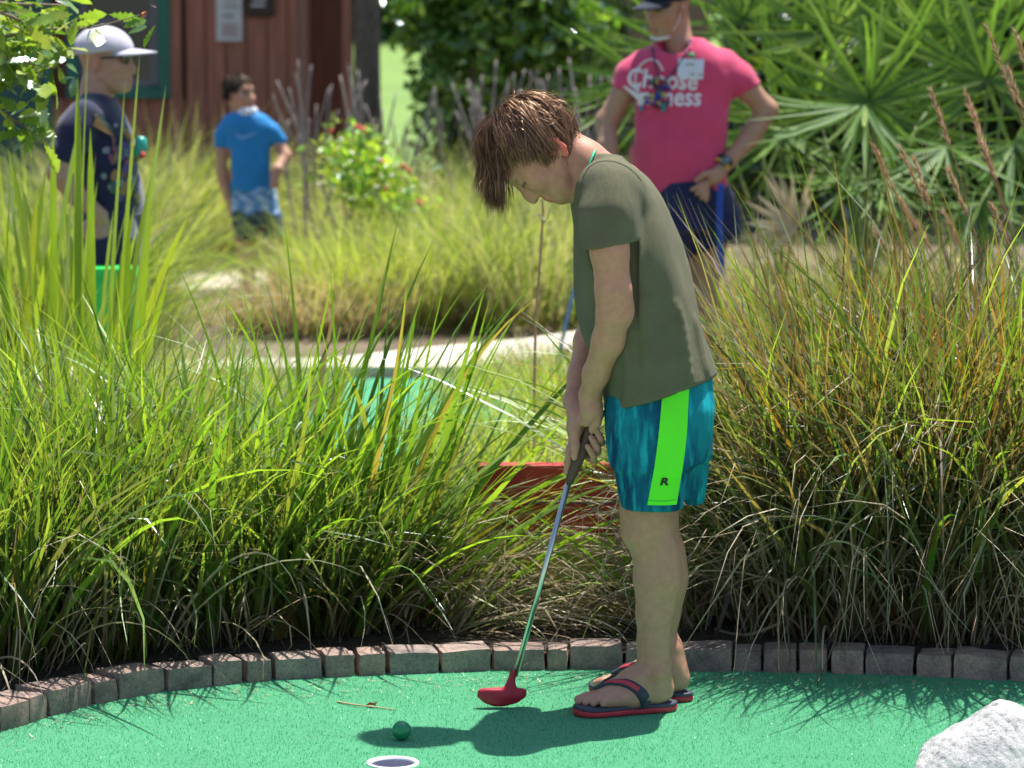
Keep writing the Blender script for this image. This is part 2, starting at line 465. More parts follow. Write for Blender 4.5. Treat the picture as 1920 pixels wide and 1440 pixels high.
# (an unseen pale walk before the hole is added to warm bounced light)
# -- garden soil: dry sandy mulch
m, nt, b = new_mat('garden_soil')
n1 = noise(nt, 1.3, 6); n2 = noise(nt, 60, 6, .7)
c1 = ramp(nt, n1.outputs[0], [(.3, (.10, .075, .05)), (.7, (.26, .21, .14))])
c2 = ramp(nt, n2.outputs[0], [(.3, (.35, .35, .35)), (.7, (1.3, 1.25, 1.2))])
nt.links.new(mixc(nt, 1.0, c1.outputs[0], c2.outputs[0], 'MULTIPLY'), b.inputs['Base Color']); b.inputs['Roughness'].default_value = .95
bump(nt, b, n2.outputs[0], .8, .02); SOIL = m
gp = []
from mathutils.geometry import tessellate_polygon
CUP = G(736.5, 1437); CUPR = .0555
gout = [(-400, -30), (400, -30), (400, 900), (-400, 900)]; ghole = [(CUP[0] + (CUPR + .004) * math.cos(t), CUP[1] + (CUPR + .004) * math.sin(t)) for t in np.arange(40) * math.pi / 20]
gv = [Vector((p[0], p[1], 0)) for p in gout + ghole]; gt = tessellate_polygon([gv[:4], gv[4:]])
mk('ground', np.array([v[:] for v in gv]), np.array([t if (gv[t[1]] - gv[t[0]]).cross(gv[t[2]] - gv[t[0]]).z > 0 else (t[0], t[2], t[1]) for t in gt]), SOIL, smooth=False, kind='structure', label='dry sandy planting bed soil between the grasses')

# -- lawn far behind
m, nt, b = new_mat('lawn_grass')
n1 = noise(nt, .35, 5); n2 = noise(nt, 9, 5, .7)
c1 = ramp(nt, n1.outputs[0], [(.3, (.09, .18, .03)), (.7, (.16, .27, .05))])
nt.links.new(mixc(nt, .5, c1.outputs[0], ramp(nt, n2.outputs[0], [(.35, (.08, .15, .02)), (.65, (.2, .3, .06))]).outputs[0]), b.inputs['Base Color'])
b.inputs['Roughness'].default_value = .9; bump(nt, b, n2.outputs[0], .6, .05)
mk('lawn', np.array([(-150, 30, .006), (150, 30, .006), (150, 600, .006), (-150, 600, .006)], float), np.array([(0, 1, 2, 3)]), m, kind='structure', label='bright sunlit lawn seen past the shrubs')

# -- putting turf
m, nt, b = new_mat('green_turf')
n1 = noise(nt, 260, 3, .8); n2 = noise(nt, 2.6, 7, .62, stretch=(1, 1.6, 1)); n3 = noise(nt, 900, 2, .8)
c1 = ramp(nt, n1.outputs[0], [(.25, (.035, .35, .14)), (.55, (.068, .46, .20)), (.8, (.13, .56, .27))])
c2 = ramp(nt, n2.outputs[0], [(.3, (.9, .91, .9)), (.5, (1.0, 1.0, 1.0)), (.72, (1.12, 1.05, 1.08))])
nt.links.new(mixc(nt, 1.0, c1.outputs[0], c2.outputs[0], 'MULTIPLY'), b.inputs['Base Color'])
b.inputs['Roughness'].default_value = .62; b.inputs['Specular IOR Level'].default_value = .35
b.inputs['Sheen Weight'].default_value = .35; b.inputs['Sheen Roughness'].default_value = .4; b.inputs['Sheen Tint'].default_value = (.6, 1, .8, 1)
mm = N(nt, 'ShaderNodeMath', operation='ADD'); nt.links.new(n1.outputs[0], mm.inputs[0]); nt.links.new(n3.outputs[0], mm.inputs[1])
bump(nt, b, mm.outputs[0], .9, .006); TURF = m

BR = [(0, 1378), (58, 1362), (93, 1349), (150, 1335), (178, 1327), (222, 1318), (312, 1302), (399, 1292), (454, 1286), (510, 1281), (605, 1276),
      (667, 1272), (723, 1270), (824, 1266), (921, 1262), (1022, 1261), (1167, 1261), (1372, 1264), (1550, 1267), (1712, 1272), (1784, 1276), (1887, 1281), (2060, 1291)]
brx = np.array([p[0] for p in BR], float); bry = np.array([p[1] for p in BR], float)
def bricky(px): return np.interp(px, brx, bry) if px >= 0 else 1378 + (0 - px) * .33
front = [G(px, bricky(px)) for px in np.linspace(-420, 2050, 60)]
edge = np.array(front)
xs = edge[:, 0]; ys = edge[:, 1] + .03
def fronty(x): return np.interp(x, xs, ys - .03)
# turf as strips with a round opening for the cup
nring = 40; th = np.arange(nring) * 2 * math.pi / nring
outer = [(-3.2, 6.0), (-1.5, 5.7), (1.5, 5.7), (3.2, 6.0)] + [(3.2, fronty(3.2) + .03)] + [(x, y) for x, y in zip(xs[::-1], ys[::-1])] + [(-3.2, ys[0] - .3)]  # near edge kept short, out of view, to cut the green bounce
from mathutils.geometry import tessellate_polygon
hole = [(CUP[0] + CUPR * math.cos(t), CUP[1] + CUPR * math.sin(t)) for t in th]
allp = [Vector((p[0], p[1], .006)) for p in outer + hole]
tri = tessellate_polygon([[Vector((p[0], p[1], 0)) for p in outer], [Vector((p[0], p[1], 0)) for p in hole]])
mk('putting_green', np.array([v[:] for v in allp]), np.array([t if (allp[t[1]] - allp[t[0]]).cross(allp[t[2]] - allp[t[0]]).z > 0 else (t[0], t[2], t[1]) for t in tri]),
   TURF, smooth=False, kind='structure', label='bright green artificial turf of the putting hole in front')
# nap of the turf: short fibres standing up out of it
def turf_nap(n, x0, x1, y0, y1, name, label):
    x = rng.uniform(x0, x1, n); y = rng.uniform(y0, y1, n)
    ok = (y < np.interp(x, xs, ys) - .028) & (np.hypot(x - CUP[0], y - CUP[1]) > CUPR + .003); x, y = x[ok], y[ok]; n = len(x)
    a = rng.uniform(0, 6.28, n); L = rng.uniform(.003, .0075, n); wd = rng.uniform(.0005, .0011, n)
    t = rng.normal(0, .9, n); b0 = np.column_stack([x, y, np.full(n, .0055)])
    dx = np.column_stack([np.cos(a), np.sin(a), np.zeros(n)]); up = np.column_stack([np.sin(t) * -np.sin(a), np.sin(t) * np.cos(a), np.abs(np.cos(t)) + .1])
    V = np.stack([b0 - dx * wd[:, None], b0 + dx * wd[:, None], b0 + up * L[:, None]], 1).reshape(-1, 3)
    f = rng.random(n)[:, None]
    c = np.where(f < .08, (.34, .66, .46), np.where(f < .5, (.07, .46, .20), (.04, .36, .145))) * rng.uniform(.8, 1.15, (n, 1))
    mk(name, V, np.arange(3 * n).reshape(-1, 3), foliage('turf_fibre', trans=.3, rough=.45, gloss=.08, tint=(.9, 1, .9)), col=np.repeat(c, 3, 0), smooth=False, kind='stuff', label=label, cat='turf')
turf_nap(90000, -1.35, 1.35, 6.9, 8.25, 'turf_fibres', 'short green nap of the putting turf')

# -- cup sunk in the turf
m_cup = simple('cup_plastic', (.8, .8, .84), .45, .04, 40)
cup = empty('golf_cup', CUP, 'white rimmed cup sunk into the turf near the ball', 'golf cup')
prof = [(CUPR + .0005, .004), (CUPR + .0005, .0095), (CUPR - .001, .0105), (CUPR - .007, .0095), (CUPR - .008, .004)]
def lathe(prof, c, n=40):
    V = np.array([(c[0] + r * math.cos(t), c[1] + r * math.sin(t), z) for r, z in prof for t in np.arange(n) * 2 * math.pi / n])
    F = [(i * n + j, i * n + (j + 1) % n, (i + 1) * n + (j + 1) % n, (i + 1) * n + j) for i in range(len(prof) - 1) for j in range(n)]
    return V, np.array(F)
V, F = lathe(prof, CUP); mk('rim', V, F, m_cup, cup)
V, F = lathe([(CUPR - .008, .004), (CUPR - .009, -.1), (.001, -.1)], CUP); mk('inner_wall', V, F, simple('cup_inside', (.34, .33, .40), .6, .1, 30), cup)

# -- brick edging, every brick its own piece
m, nt, b = new_mat('edging_brick')
n1 = noise(nt, 16, 6, .65); n2 = noise(nt, 160, 6, .75); oi = N(nt, 'ShaderNodeObjectInfo')
cr = ramp(nt, oi.outputs['Random'], [(0, (.27, .205, .18)), (.35, (.35, .235, .20)), (.6, (.25, .205, .19)), (1, (.38, .275, .235))])
cv = ramp(nt, n1.outputs[0], [(.3, (.45, .46, .46)), (.5, (.95, .95, .95)), (.7, (1.35, 1.25, 1.15))])
sp = ramp(nt, n2.outputs[0], [(.35, (.6, .6, .6)), (.7, (1.25, 1.25, 1.25))])
nt.links.new(mixc(nt, 1.0, mixc(nt, 1.0, cr.outputs[0], cv.outputs[0], 'MULTIPLY'), sp.outputs[0], 'MULTIPLY'), b.inputs['Base Color']); b.inputs['Roughness'].default_value = .9
bump(nt, b, n2.outputs[0], .7, .004); BRICK = m
edging = empty('brick_edging', G(960, 1262), 'curved row of weathered grey-brown brick pavers edging the putting green', 'brick edging')
joints = [(-176, -130), (-126, -62), (-58, -1), (2, 57), (59, 92), (94, 149), (151, 178), (180, 223), (226, 312), (315, 399), (402, 456), (464, 511), (516, 606), (610, 667), (673, 724), (731, 824),
          (828, 921), (925, 1022), (1026, 1065), (1068, 1168), (1172, 1273), (1277, 1373), (1376, 1428), (1431, 1494), (1497, 1551), (1557, 1619), (1621, 1713), (1717, 1784), (1787, 1888), (1891, 1985), (1989, 2070)]
bm_protos = []
for k in range(6):
    V, F = box((0, 0, 0), (1, 1, 1), 0)
    # a tumbled paver: a subdivided box with knocked corners
    g = np.linspace(-.5, .5, 5); Vb, Fb = [], []
    for ax in range(3):
        for s_ in (-.5, .5):
            i0 = len(Vb)
            for p in g:
                for q in g:
                    v = [0, 0, 0]; v[ax] = s_; v[(ax + 1) % 3] = p; v[(ax + 2) % 3] = q; Vb.append(v)
            for i in range(4):
                for j in range(4):
                    f = (i0 + i * 5 + j, i0 + (i + 1) * 5 + j, i0 + (i + 1) * 5 + j + 1, i0 + i * 5 + j + 1)
                    Fb.append(f if s_ > 0 else f[::-1])
    bm_protos.append((np.array(Vb, float), np.array(Fb)))
for i, (a, c) in enumerate(joints):
    A, C = G(a, bricky(a)), G(c, bricky(c)); d = C - A; L = np.linalg.norm(d); d /= L; nrmv = V3(-d[1], d[0], 0)
    dep = rng.uniform(.098, .112); hgt = rng.uniform(.058, .066); Vb, Fb = bm_protos[i % 6]
    S3 = V3(L, dep, hgt + .02); P = Vb * S3
    rc = .0075; q = np.abs(P); lim = S3 / 2 - rc                  # round the arrises
    core = np.clip(P, -lim, lim); dd = P - core; ln = np.linalg.norm(dd, axis=1, keepdims=True)
    P = core + np.where(ln > 0, dd / np.maximum(ln, 1e-9) * np.minimum(ln, rc), 0)
    key = np.round(Vb * 8).astype(int); h = (key[:, 0] * 73 + key[:, 1] * 179 + key[:, 2] * 283 + i * 911) % 997 / 997.0
    P = P + (np.column_stack([h, (h * 7.3) % 1, (h * 13.7) % 1]) - .5) * V3(.003, .0045, .0045)
    ctr = (A + C) / 2 + nrmv * (dep / 2 + rng.normal(0, .003)); ctr[2] = (hgt - .02) / 2
    M3 = np.array([d, nrmv, V3(0, 0, 1)]); tilt = rng.normal(0, .03)
    P = P @ M3; P[:, 2] += tilt * (P @ d)
    mk('brick', P + ctr, Fb, BRICK, edging, smooth=True)
# dark soil packed behind the bricks
bed = [(p[0], p[1] + .09) for p in front] + [(p[0], p[1] + 1.6) for p in front[::-1]]
m_bed = simple('bed_mulch', (.055, .04, .028), .95, .5, 45, .9, .02)
poly_sheet('planting_bed', bed, .03, m_bed, .05, kind='structure', label='dark mulch bed packed behind the brick edging')

# -- second green and concrete path behind
m_conc = simple('path_concrete', (.50, .46, .38), .9, .14, 6, .3, .01)
g2 = [G(*p) for p in ((430, 712), (900, 716), (960, 760), (940, 900), (380, 900), (330, 760))]
poly_sheet('second_putting_green', g2, .012, TURF, kind='structure', label='turquoise green turf of another hole behind the tall grass')
pa = [G(*p) for p in ((330, 716), (600, 712), (885, 712), (1010, 692), (1110, 662), (1400, 640), (1400, 612), (1090, 640), (990, 656), (800, 674), (620, 694), (330, 698))]
poly_sheet('concrete_path', pa, .055, m_conc, .07, kind='structure', label='pale concrete path curving behind the second green')
poly_sheet('added_bounce_walk', [(-8, -6), (8, -6), (8, 5.4), (-8, 5.4)], .004, simple('added_walk_concrete', (.42, .37, .30), .9, .1, 4, .2, .01), kind='structure', label='unseen pale walk added in front of the turf to bounce warm light')  # out of view; added to throw neutral, warmer fill light onto the player
pb = [G(*p) for p in ((250, 566), (420, 556), (560, 535), (660, 505), (660, 455), (520, 446), (360, 470), (280, 520))]
poly_sheet('garden_path', pb, .03, m_conc, .04, kind='structure', label='pale path by the child in blue')

# -- brown timber cabin on the left
YB = 24.0
def wx(px, Y): return W(px, 200, Y)[0]
m_wood = simple('brown_siding', (.38, .15, .095), .75, .3, 7, .25, .01, stretch=(6, 6, .35))
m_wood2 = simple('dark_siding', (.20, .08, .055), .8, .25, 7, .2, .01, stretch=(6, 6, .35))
m_green = simple('green_trim', (.022, .15, .105), .5, .12, 12)
m_glass, nt, b = new_mat('window_glass'); b.inputs['Base Color'].default_value = (.02, .03, .028, 1); b.inputs['Roughness'].default_value = .08; b.inputs['Specular IOR Level'].default_value = .8
m_grey = simple('grey_sash', (.16, .16, .17), .5, .1, 20)
cab = empty('timber_cabin', (wx(300, YB), YB, 0), 'brown vertical-board cabin with green trimmed window behind the children', 'building')
x0, x1 = wx(-330, YB), wx(560, YB)
V, F = box(((x0 + x1) / 2, YB + .12, 1.5), (x1 - x0, .16, 3.0)); mk('wall', V, F, m_wood2, cab, smooth=False)
xa = x0; i = 0
win0, win1, winz = wx(128, YB), wx(322, YB), W(200, 185, YB)[2]
while xa < x1 - .05:
    wd = rng.uniform(.135, .15); xb = min(xa + wd, x1)
    z0 = 0.0
    if xb > win0 - .02 and xa < win1 + .02:
        segs = [(0.0, winz), (2.35, 3.0)]
    else: segs = [(0.0, 3.0)]
    for (za, zb) in segs:
        V, F = box(((xa + xb) / 2, YB + rng.uniform(-.003, .003), (za + zb) / 2), (xb - xa - .008, .05, zb - za), .004); mk('board', V, F, m_wood, cab, smooth=False)
    xa = xb
V, F = box((wx(331, YB), YB - .045, 1.5), (wx(345, YB) - wx(322, YB), .03, 3.0), .004); mk('corner_trim', V, F, m_wood, cab, smooth=False)
# window
wz = winz; zt = 2.3
wo = mk('window', *box(((win0 + win1) / 2, YB + .02, (wz + zt) / 2 + .05), (win1 - win0 - .16, .03, zt - wz - .12)), m_glass, cab, smooth=False)
fw = .085
for (cx, cz, sx, sz) in (((win0 + fw / 2), (wz + zt) / 2, fw, zt - wz), ((win1 - fw / 2), (wz + zt) / 2, fw, zt - wz), ((win0 + win1) / 2, wz + fw / 2, win1 - win0 - 2 * fw, fw), ((win0 + win1) / 2, zt - fw / 2, win1 - win0 - 2 * fw, fw)):
    V, F = box((cx, YB - .03, cz), (sx, .1, sz), .006); mk('window_frame', V, F, m_green, wo, smooth=False)
zm = W(200, 40, YB)[2]
for (cx, cz, sx, sz) in ((win1 - fw - .03, (wz + zt) / 2, .06, zt - wz - .18), (win0 + fw + .03, (wz + zt) / 2, .06, zt - wz - .18), ((win0 + win1) / 2, zm, win1 - win0 - 2 * fw - .12, .05), ((win0 + win1) / 2, wz + fw + .025, win1 - win0 - 2 * fw - .12, .05)):
    V, F = box((cx, YB - .01, cz), (sx, .05, sz), .004); mk('sash', V, F, m_grey, wo, smooth=False)
# green door at the far end
V, F = box((wx(20, YB), YB - .05, 1.05), (wx(88, YB) - wx(-70, YB), .05, 2.1), .006); dr = mk('door', V, F, simple('door_green', (.02, .085, .07), .5, .1, 10), cab, smooth=False)
V, F = box((wx(94, YB), YB - .05, 1.08), (.045, .07, 2.16), .004); mk('door_frame', V, F, m_green, dr, smooth=False)
# recessed porch end of the cabin
xr0, xr1 = wx(560, YB), wx(655, YB)
xe = wx(662, YB + 1.6)
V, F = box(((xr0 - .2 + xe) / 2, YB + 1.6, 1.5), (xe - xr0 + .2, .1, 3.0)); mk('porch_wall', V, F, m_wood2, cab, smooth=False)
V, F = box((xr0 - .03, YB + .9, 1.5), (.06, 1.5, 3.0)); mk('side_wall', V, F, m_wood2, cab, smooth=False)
V, F = box((wx(650, YB), YB + .02, 1.5), (.05, .1, 3.0), .006); mk('porch_post', V, F, m_wood, cab, smooth=False)
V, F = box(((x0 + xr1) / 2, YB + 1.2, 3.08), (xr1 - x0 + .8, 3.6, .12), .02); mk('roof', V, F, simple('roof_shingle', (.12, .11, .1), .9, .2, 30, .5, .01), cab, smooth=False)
# signs on the cabin wall
m_white = simple('sign_white', (.62, .60, .58), .6, .04, 10); m_ink = simple('sign_ink', (.33, .34, .33), .7, .1, 10)
sgx0, sgx1 = wx(408, YB), wx(457, YB); zb = W(430, 78, YB)[2]
sg = mk('notice_board', *box(((sgx0 + sgx1) / 2, YB - .045, zb + .42), (sgx1 - sgx0, .03, .84), .005), m_white, None, smooth=False, label='tall white notice board with grey print on the brown cabin wall', cat='sign')
for j, (pa_, pb_, y0, y1, mm_) in enumerate(((418, 447, 43, 68, simple('sign_pink', (.48, .38, .36), .7, .05, 10)), (420, 440, 26, 33, m_ink), (420, 448, 10, 15, m_ink), (420, 444, 1, 4, m_ink), (420, 446, -8, -4, m_ink))):
    a, c = W(pa_, y1, YB), W(pb_, y0, YB)
    V, F = box(((a[0] + c[0]) / 2, YB - .0625, (a[2] + c[2]) / 2), (c[0] - a[0], .003, c[2] - a[2])); mk('print', V, F, mm_, sg, smooth=False)
a, c = W(459, 31, YB), W(514, -80, YB)
sg2 = mk('small_sign', *box(((a[0] + c[0]) / 2, YB - .045, (a[2] + c[2]) / 2), (c[0] - a[0], .03, c[2] - a[2]), .006), simple('sign_brown', (.045, .02, .014), .5, .1, 10), None, smooth=False, label='dark brown square sign with pale lettering on the cabin wall', cat='sign')
for (pa_, pb_, y0, y1) in ((472, 498, 7, 12), (476, 500, -4, 1)):
    a, c = W(pa_, y1, YB), W(pb_, y0, YB)
    V, F = box(((a[0] + c[0]) / 2, YB - .0625, (a[2] + c[2]) / 2), (c[0] - a[0], .003, c[2] - a[2])); mk('print', V, F, m_white, sg2, smooth=False)

# -- buildings behind the palms
m_tan = simple('tan_stucco', (.30, .22, .15), .9, .12, 5, .3, .01); m_teal = simple('teal_wall', (.022, .055, .06), .6, .2, 4, stretch=(1, 1, 5))
tb = empty('tan_building', (wx(1160, 26), 26, 0), 'tan plastered building corner behind the person in pink', 'building')
V, F = box(((wx(1108, 26) + wx(1330, 26)) / 2, 26.5, 1.6), (wx(1330, 26) - wx(1108, 26), 1.0, 3.2), .02); mk('wall', V, F, m_tan, tb, smooth=False)
V, F = box(((wx(1090, 26) + wx(1340, 26)) / 2, 26.4, 3.26), (wx(1340, 26) - wx(1090, 26), 1.6, .1), .02); mk('roof', V, F, m_wood2, tb, smooth=False)
tl = empty('teal_building', (wx(1640, 23), 23, 0), 'dark teal building half hidden behind the palms', 'building')
V, F = box(((wx(1360, 23) + wx(2150, 23)) / 2, 23.3, 1.6), (wx(2150, 23) - wx(1360, 23), .4, 3.2)); mk('wall', V, F, m_teal, tl, smooth=False)
for k in range(7):
    z = .25 + k * .26
    V, F = box(((wx(1360, 23) + wx(2150, 23)) / 2, 23.085, z), (wx(2150, 23) - wx(1360, 23) - .02, .03, .25), .006); mk('siding_board', V, F, m_teal, tl, smooth=False)
for p in (1595, 1820):
    V, F = box((wx(p, 23), 23.04, 1.6), (.11, .06, 3.2), .006); mk('trim_post', V, F, simple('pale_trim', (.24, .27, .28), .6, .1, 9), tl, smooth=False)
V, F = box(((wx(1350, 23) + wx(2160, 23)) / 2, 23.2, 3.26), (wx(2160, 23) - wx(1350, 23), 1.4, .1), .02); mk('roof', V, F, m_wood2, tl, smooth=False)
# ================================================================== THE PERSON PUTTING
nh, ntoe = G(1270, 1329, .008), G(1074, 1341, .008)       # near sole: heel end, toe end
fh, ftoe = G(1299, 1314, .008), G(1104, 1297, .008)
YN = nh[1] * .75 + ntoe[1] * .25; YF = fh[1] * .75 + ftoe[1] * .25; YM = (YN + YF) / 2
boy = empty('person', ((nh[0] + ntoe[0]) / 2, YM, 0), 'brown-haired person in olive t-shirt and teal shorts bending over a putter', 'person')

m, nt, b = new_mat('skin')
a = N(nt, 'ShaderNodeVertexColor', layer_name='Col'); n1 = noise(nt, 60, 5, .6); n2 = noise(nt, 500, 3)
cc = mixc(nt, 1.0, a.outputs[0], ramp(nt, n1.outputs[0], [(.3, (.89, .85, .85)), (.7, (1.08, 1.07, 1.07))]).outputs[0], 'MULTIPLY')
nt.links.new(cc, b.inputs['Base Color']); b.inputs['Roughness'].default_value = .5; b.inputs['Specular IOR Level'].default_value = .35
b.inputs['Subsurface Weight'].default_value = .18; b.inputs['Subsurface Radius'].default_value = (.012, .004, .002); b.inputs['Subsurface Scale'].default_value = .6
bump(nt, b, n2.outputs[0], .12, .001); SKIN = m

SK1 = (.46, .235, .155)                                     # fair skin
# ---- body
HC = W(1003, 284, YM); HF = V3(-.40, -.10, -.91); HU = V3(-.91, 0, .40); HS = .97
S = SDF(W(905, 1360, YM - .32), W(1330, 190, YM + .32) , .0042) if False else None
lo = np.array((W(880, 700, YM)[0], YM - .30, 0.0)); hi = np.array((W(1320, 700, YM)[0], YM + .30, W(1000, 170, YM)[2]))
S = SDF(lo, hi, .0036)
HP = head(S, HC, HF, HU, HS)
for e in (-1, 1):                                         # ears stand out through the hair
    S.ell(HP(-.022, -.034, .070 * e), HS * V3(.017, .029, .009), (nrm(HF), nrm(HU), np.cross(nrm(HU), nrm(HF))), .006)
    S.chain([HP(-.006, -.012, .079 * e), HP(-.018, -.003, .083 * e), HP(-.034, -.012, .086 * e), HP(-.040, -.032, .085 * e), HP(-.032, -.055, .080 * e), HP(-.018, -.066, .075 * e)], [.0045, .005, .0055, .0055, .006, .007], .004)
    S.ell(HP(-.018, -.032, .086 * e), HS * V3(.011, .018, .007), (nrm(HF), nrm(HU), np.cross(nrm(HU), nrm(HF))), .004, 's')
# neck and trunk (inside the clothes)
S.chain([HP(-.035, -.045), W(1096, 306, YM), W(1135, 352, YM)], [.050, .050, .048], .02)
S.chain([W(1150, 370, YM), W(1185, 520, YM), W(1230, 700, YM), W(1232, 760, YM)], [.085, .09, .095, .10], .04, sq=((0, 1, 0), 1.35))
S.cone(W(1140, 372, YM - .10), W(1140, 372, YM + .10), .048, .048, .03)
# legs
SN = W(1195, 700, YN); 
def leg(Y, dx, hipx, hipY):
    q = lambda px, py: W(px + dx, py, Y)
    S.chain([W(hipx, 790, hipY), W(1210 + dx * .8, 890, Y), q(1212, 965), q(1214, 995), q(1226, 1030), q(1230, 1085), q(1228, 1150), q(1225, 1205), q(1229, 1250)],
            [.078, .066, .0575, .0555, .0495, .0505, .0425, .0365, .0350], .012)
    S.ell(q(1190, 992), (.026, .032, .034), None, .02)         # knee cap
    S.ell(q(1247, 1075), (.032, .042, .075), None, .03)        # calf
leg(YN, 0, 1225, YN + .01); leg(YF, 12, 1242, YF - .01)
# feet
def foot(heel, toe, side, S, k=.006):
    """side: +1 when the little toe lies to the +lateral side."""
    f = nrm(toe - heel); up = V3(0, 0, 1); l = np.cross(up, f) * side; B = heel + up * .0195 + f * .012
    Q = lambda a, c, z: B + f * a + l * c + up * z
    S.ell(Q(.030, 0, .030), (.033, .031, .032), None, .012)
    S.chain([Q(.045, 0, .095), Q(.048, 0, .06), Q(.09, -.004, .046), Q(.135, -.006, .030)], [.033, .036, .034, .027], .02, sq=(l, 1.05))
    S.chain([Q(.05, .012, .022), Q(.10, .018, .018), Q(.165, .026, .014)], [.024, .022, .015], .02)
    S.chain([Q(.05, -.008, .028), Q(.11, -.014, .028), Q(.17, -.020, .018)], [.024, .023, .018], .02)
    S.chain([Q(.13, 0, .026), Q(.172, .004, .016)], [.024, .016], .02)
    S.ell(Q(.048, .036, .072), (.012, .012, .012), None, .014); S.ell(Q(.052, -.034, .08), (.012, .012, .012), None, .014)
    toes = [(-.030, .057, .0118, .17), (-.009, .057, .0088, .176), (.007, .049, .0082, .174), (.021, .040, .0078, .169), (.034, .029, .0075, .161)]
    for c, L, r, a0 in toes:
        S.chain([Q(a0 - .012, c * .85, .014), Q(a0 + L * .45, c * 1.03, .016 if r < .01 else .014), Q(a0 + L - .012, c * 1.08, .0085)], [r * 1.05, r, r * .92], .004)
    return Q
FN = foot(nh, ntoe, +1, S); FF = foot(fh, ftoe, -1, S)
# arms: near (left) and far (right)
YA = YM - .185
S.chain([W(1140, 380, YM - .15), W(1143, 470, YA), W(1150, 545, YA), W(1152, 585, YA + .01), W(1140, 640, YM - .15), W(1118, 700, YM - .10), W(1106, 742, YM - .065)],
        [.044, .0415, .0390, .0385, .0345, .0290, .0240], .016)
S.ell(W(1170, 578, YA + .01), (.016, .022, .028), None, .02)
YG = YM - .035                                            # depth of the grip
S.chain([W(1140, 380, YM + .15), W(1128, 480, YM + .185), W(1122, 580, YM + .175), W(1104, 640, YM + .13), W(1088, 705, YM + .07), W(1077, 752, YM + .025)],
        [.044, .040, .037, .033, .028, .0235], .016)
# grip axis and hands
g0, g1 = W(1121, 776, YG), W(1066, 905, YG); gd = nrm(g1 - g0)
gn = nrm(np.cross(gd, V3(0, 1, 0)))                        # across the grip, in the picture plane
if gn[0] < 0: gn = -gn
gy = V3(0, 1, 0)
def GP(t, a, y): return g0 + gd * t + gn * a + gy * y      # along grip (m), to the right, away from the viewer
K = .004
# left (near, upper) hand: back of the hand to the viewer, fingers closing in front and beyond
S.chain([W(1106, 742, YM - .065), GP(-.008, -.020, -.036), GP(.012, -.018, -.031)], [.0240, .0235, .0185], .014, sq=((0, 1, 0), .75))
for t in (-.020, -.004, .011, .025):
    S.chain([GP(t, -.018, -.033), GP(t + .004, -.031, -.016), GP(t + .006, -.028, .006), GP(t + .006, -.008, .018)], [.0098, .0092, .0085, .008], K)
S.chain([GP(-.006, -.002, -.036), GP(.016, .004, -.032), GP(.036, .000, -.026)], [.0115, .0100, .0085], .005)
# right (far, lower) hand: thumb down the front of the grip, fingers coming round towards the viewer
S.chain([W(1077, 752, YM + .025), GP(.020, -.038, .026), GP(.050, -.030, .024), GP(.085, -.018, .024)], [.0250, .0250, .021, .017], .014)
S.chain([GP(.026, -.038, .008), GP(.058, -.033, -.006), GP(.086, -.020, -.014), GP(.110, -.012, -.017)], [.0175, .0130, .0105, .0085], .007)   # thumb
S.chain([GP(.075, -.024, .020), GP(.100, -.026, .008), GP(.130, -.019, .004), GP(.152, -.014, .000)], [.0120, .0096, .0083, .0070], .006)      # index along the shaft
for t, r in ((.048, .0088), (.0705, .0090), (.0925, .0083)):
    S.chain([GP(t + .004, -.004, .030), GP(t + .012, .023, .022), GP(t + .010, .034, -.002), GP(t - .002, .027, -.024), GP(t - .018, .005, -.0275)], [.0098, r, r * .98, r * .95, r * .82], .0012)
# collar bone shadow / carve nothing more; skin surface
V, F = S.mesh(2)
col = head_paint(V, HC, HF, HU, HS, SK1, browon=False, lid=True, lips=(.45, .13, .11))
_D = (V - np.asarray(HC)) / HS; _c = np.abs(_D @ np.cross(nrm(HU), nrm(HF))); _e = np.clip((_c - .075) / .006, 0, 1)[:, None] * (np.linalg.norm(_D, axis=1) < .14)[:, None] * .85; col = col * (1 - _e) + np.array((.62, .13, .10)) * _e  # ears painted red: flush plus sunlight shining through them, put into the colour
zt = W(1000, 430, YM)[2]
low = V[:, 2] < .12
pink = np.exp(-((V[:, 2] - .03) / .035) ** 2)[:, None] * .45
col = col * (1 - pink) + np.array((.54, .28, .22)) * pink
hand = np.exp(-((V[:, 2] - g0[2] + .06) / .07) ** 2)[:, None] * (V[:, 0] < W(1135, 800, YM)[0])[:, None] * .25
col = col * (1 - hand) + np.array((.50, .26, .21)) * hand
for cx_, rr_, k_ in ((W(1180, 992, YN - .02), .045, .4), (W(1200, 992, YF - .02), .045, .4), (W(1180, 580, YM - .19), .040, .35), (W(1228, 1255, YN - .03), .03, .3), (GP(.06, .03, -.02), .03, .3), (W(1262, 1305, YN), .03, .35)):
    g_ = np.exp(-(np.linalg.norm(V - cx_, axis=1) / rr_) ** 2)[:, None] * k_; col = col * (1 - g_) + np.array((.50, .20, .14)) * g_
mk('body', V, F, SKIN, boy, col=col)
BODY = (V, F)
# toenails
m_nail = simple('nail', (.66, .45, .38), .3, .05, 40)
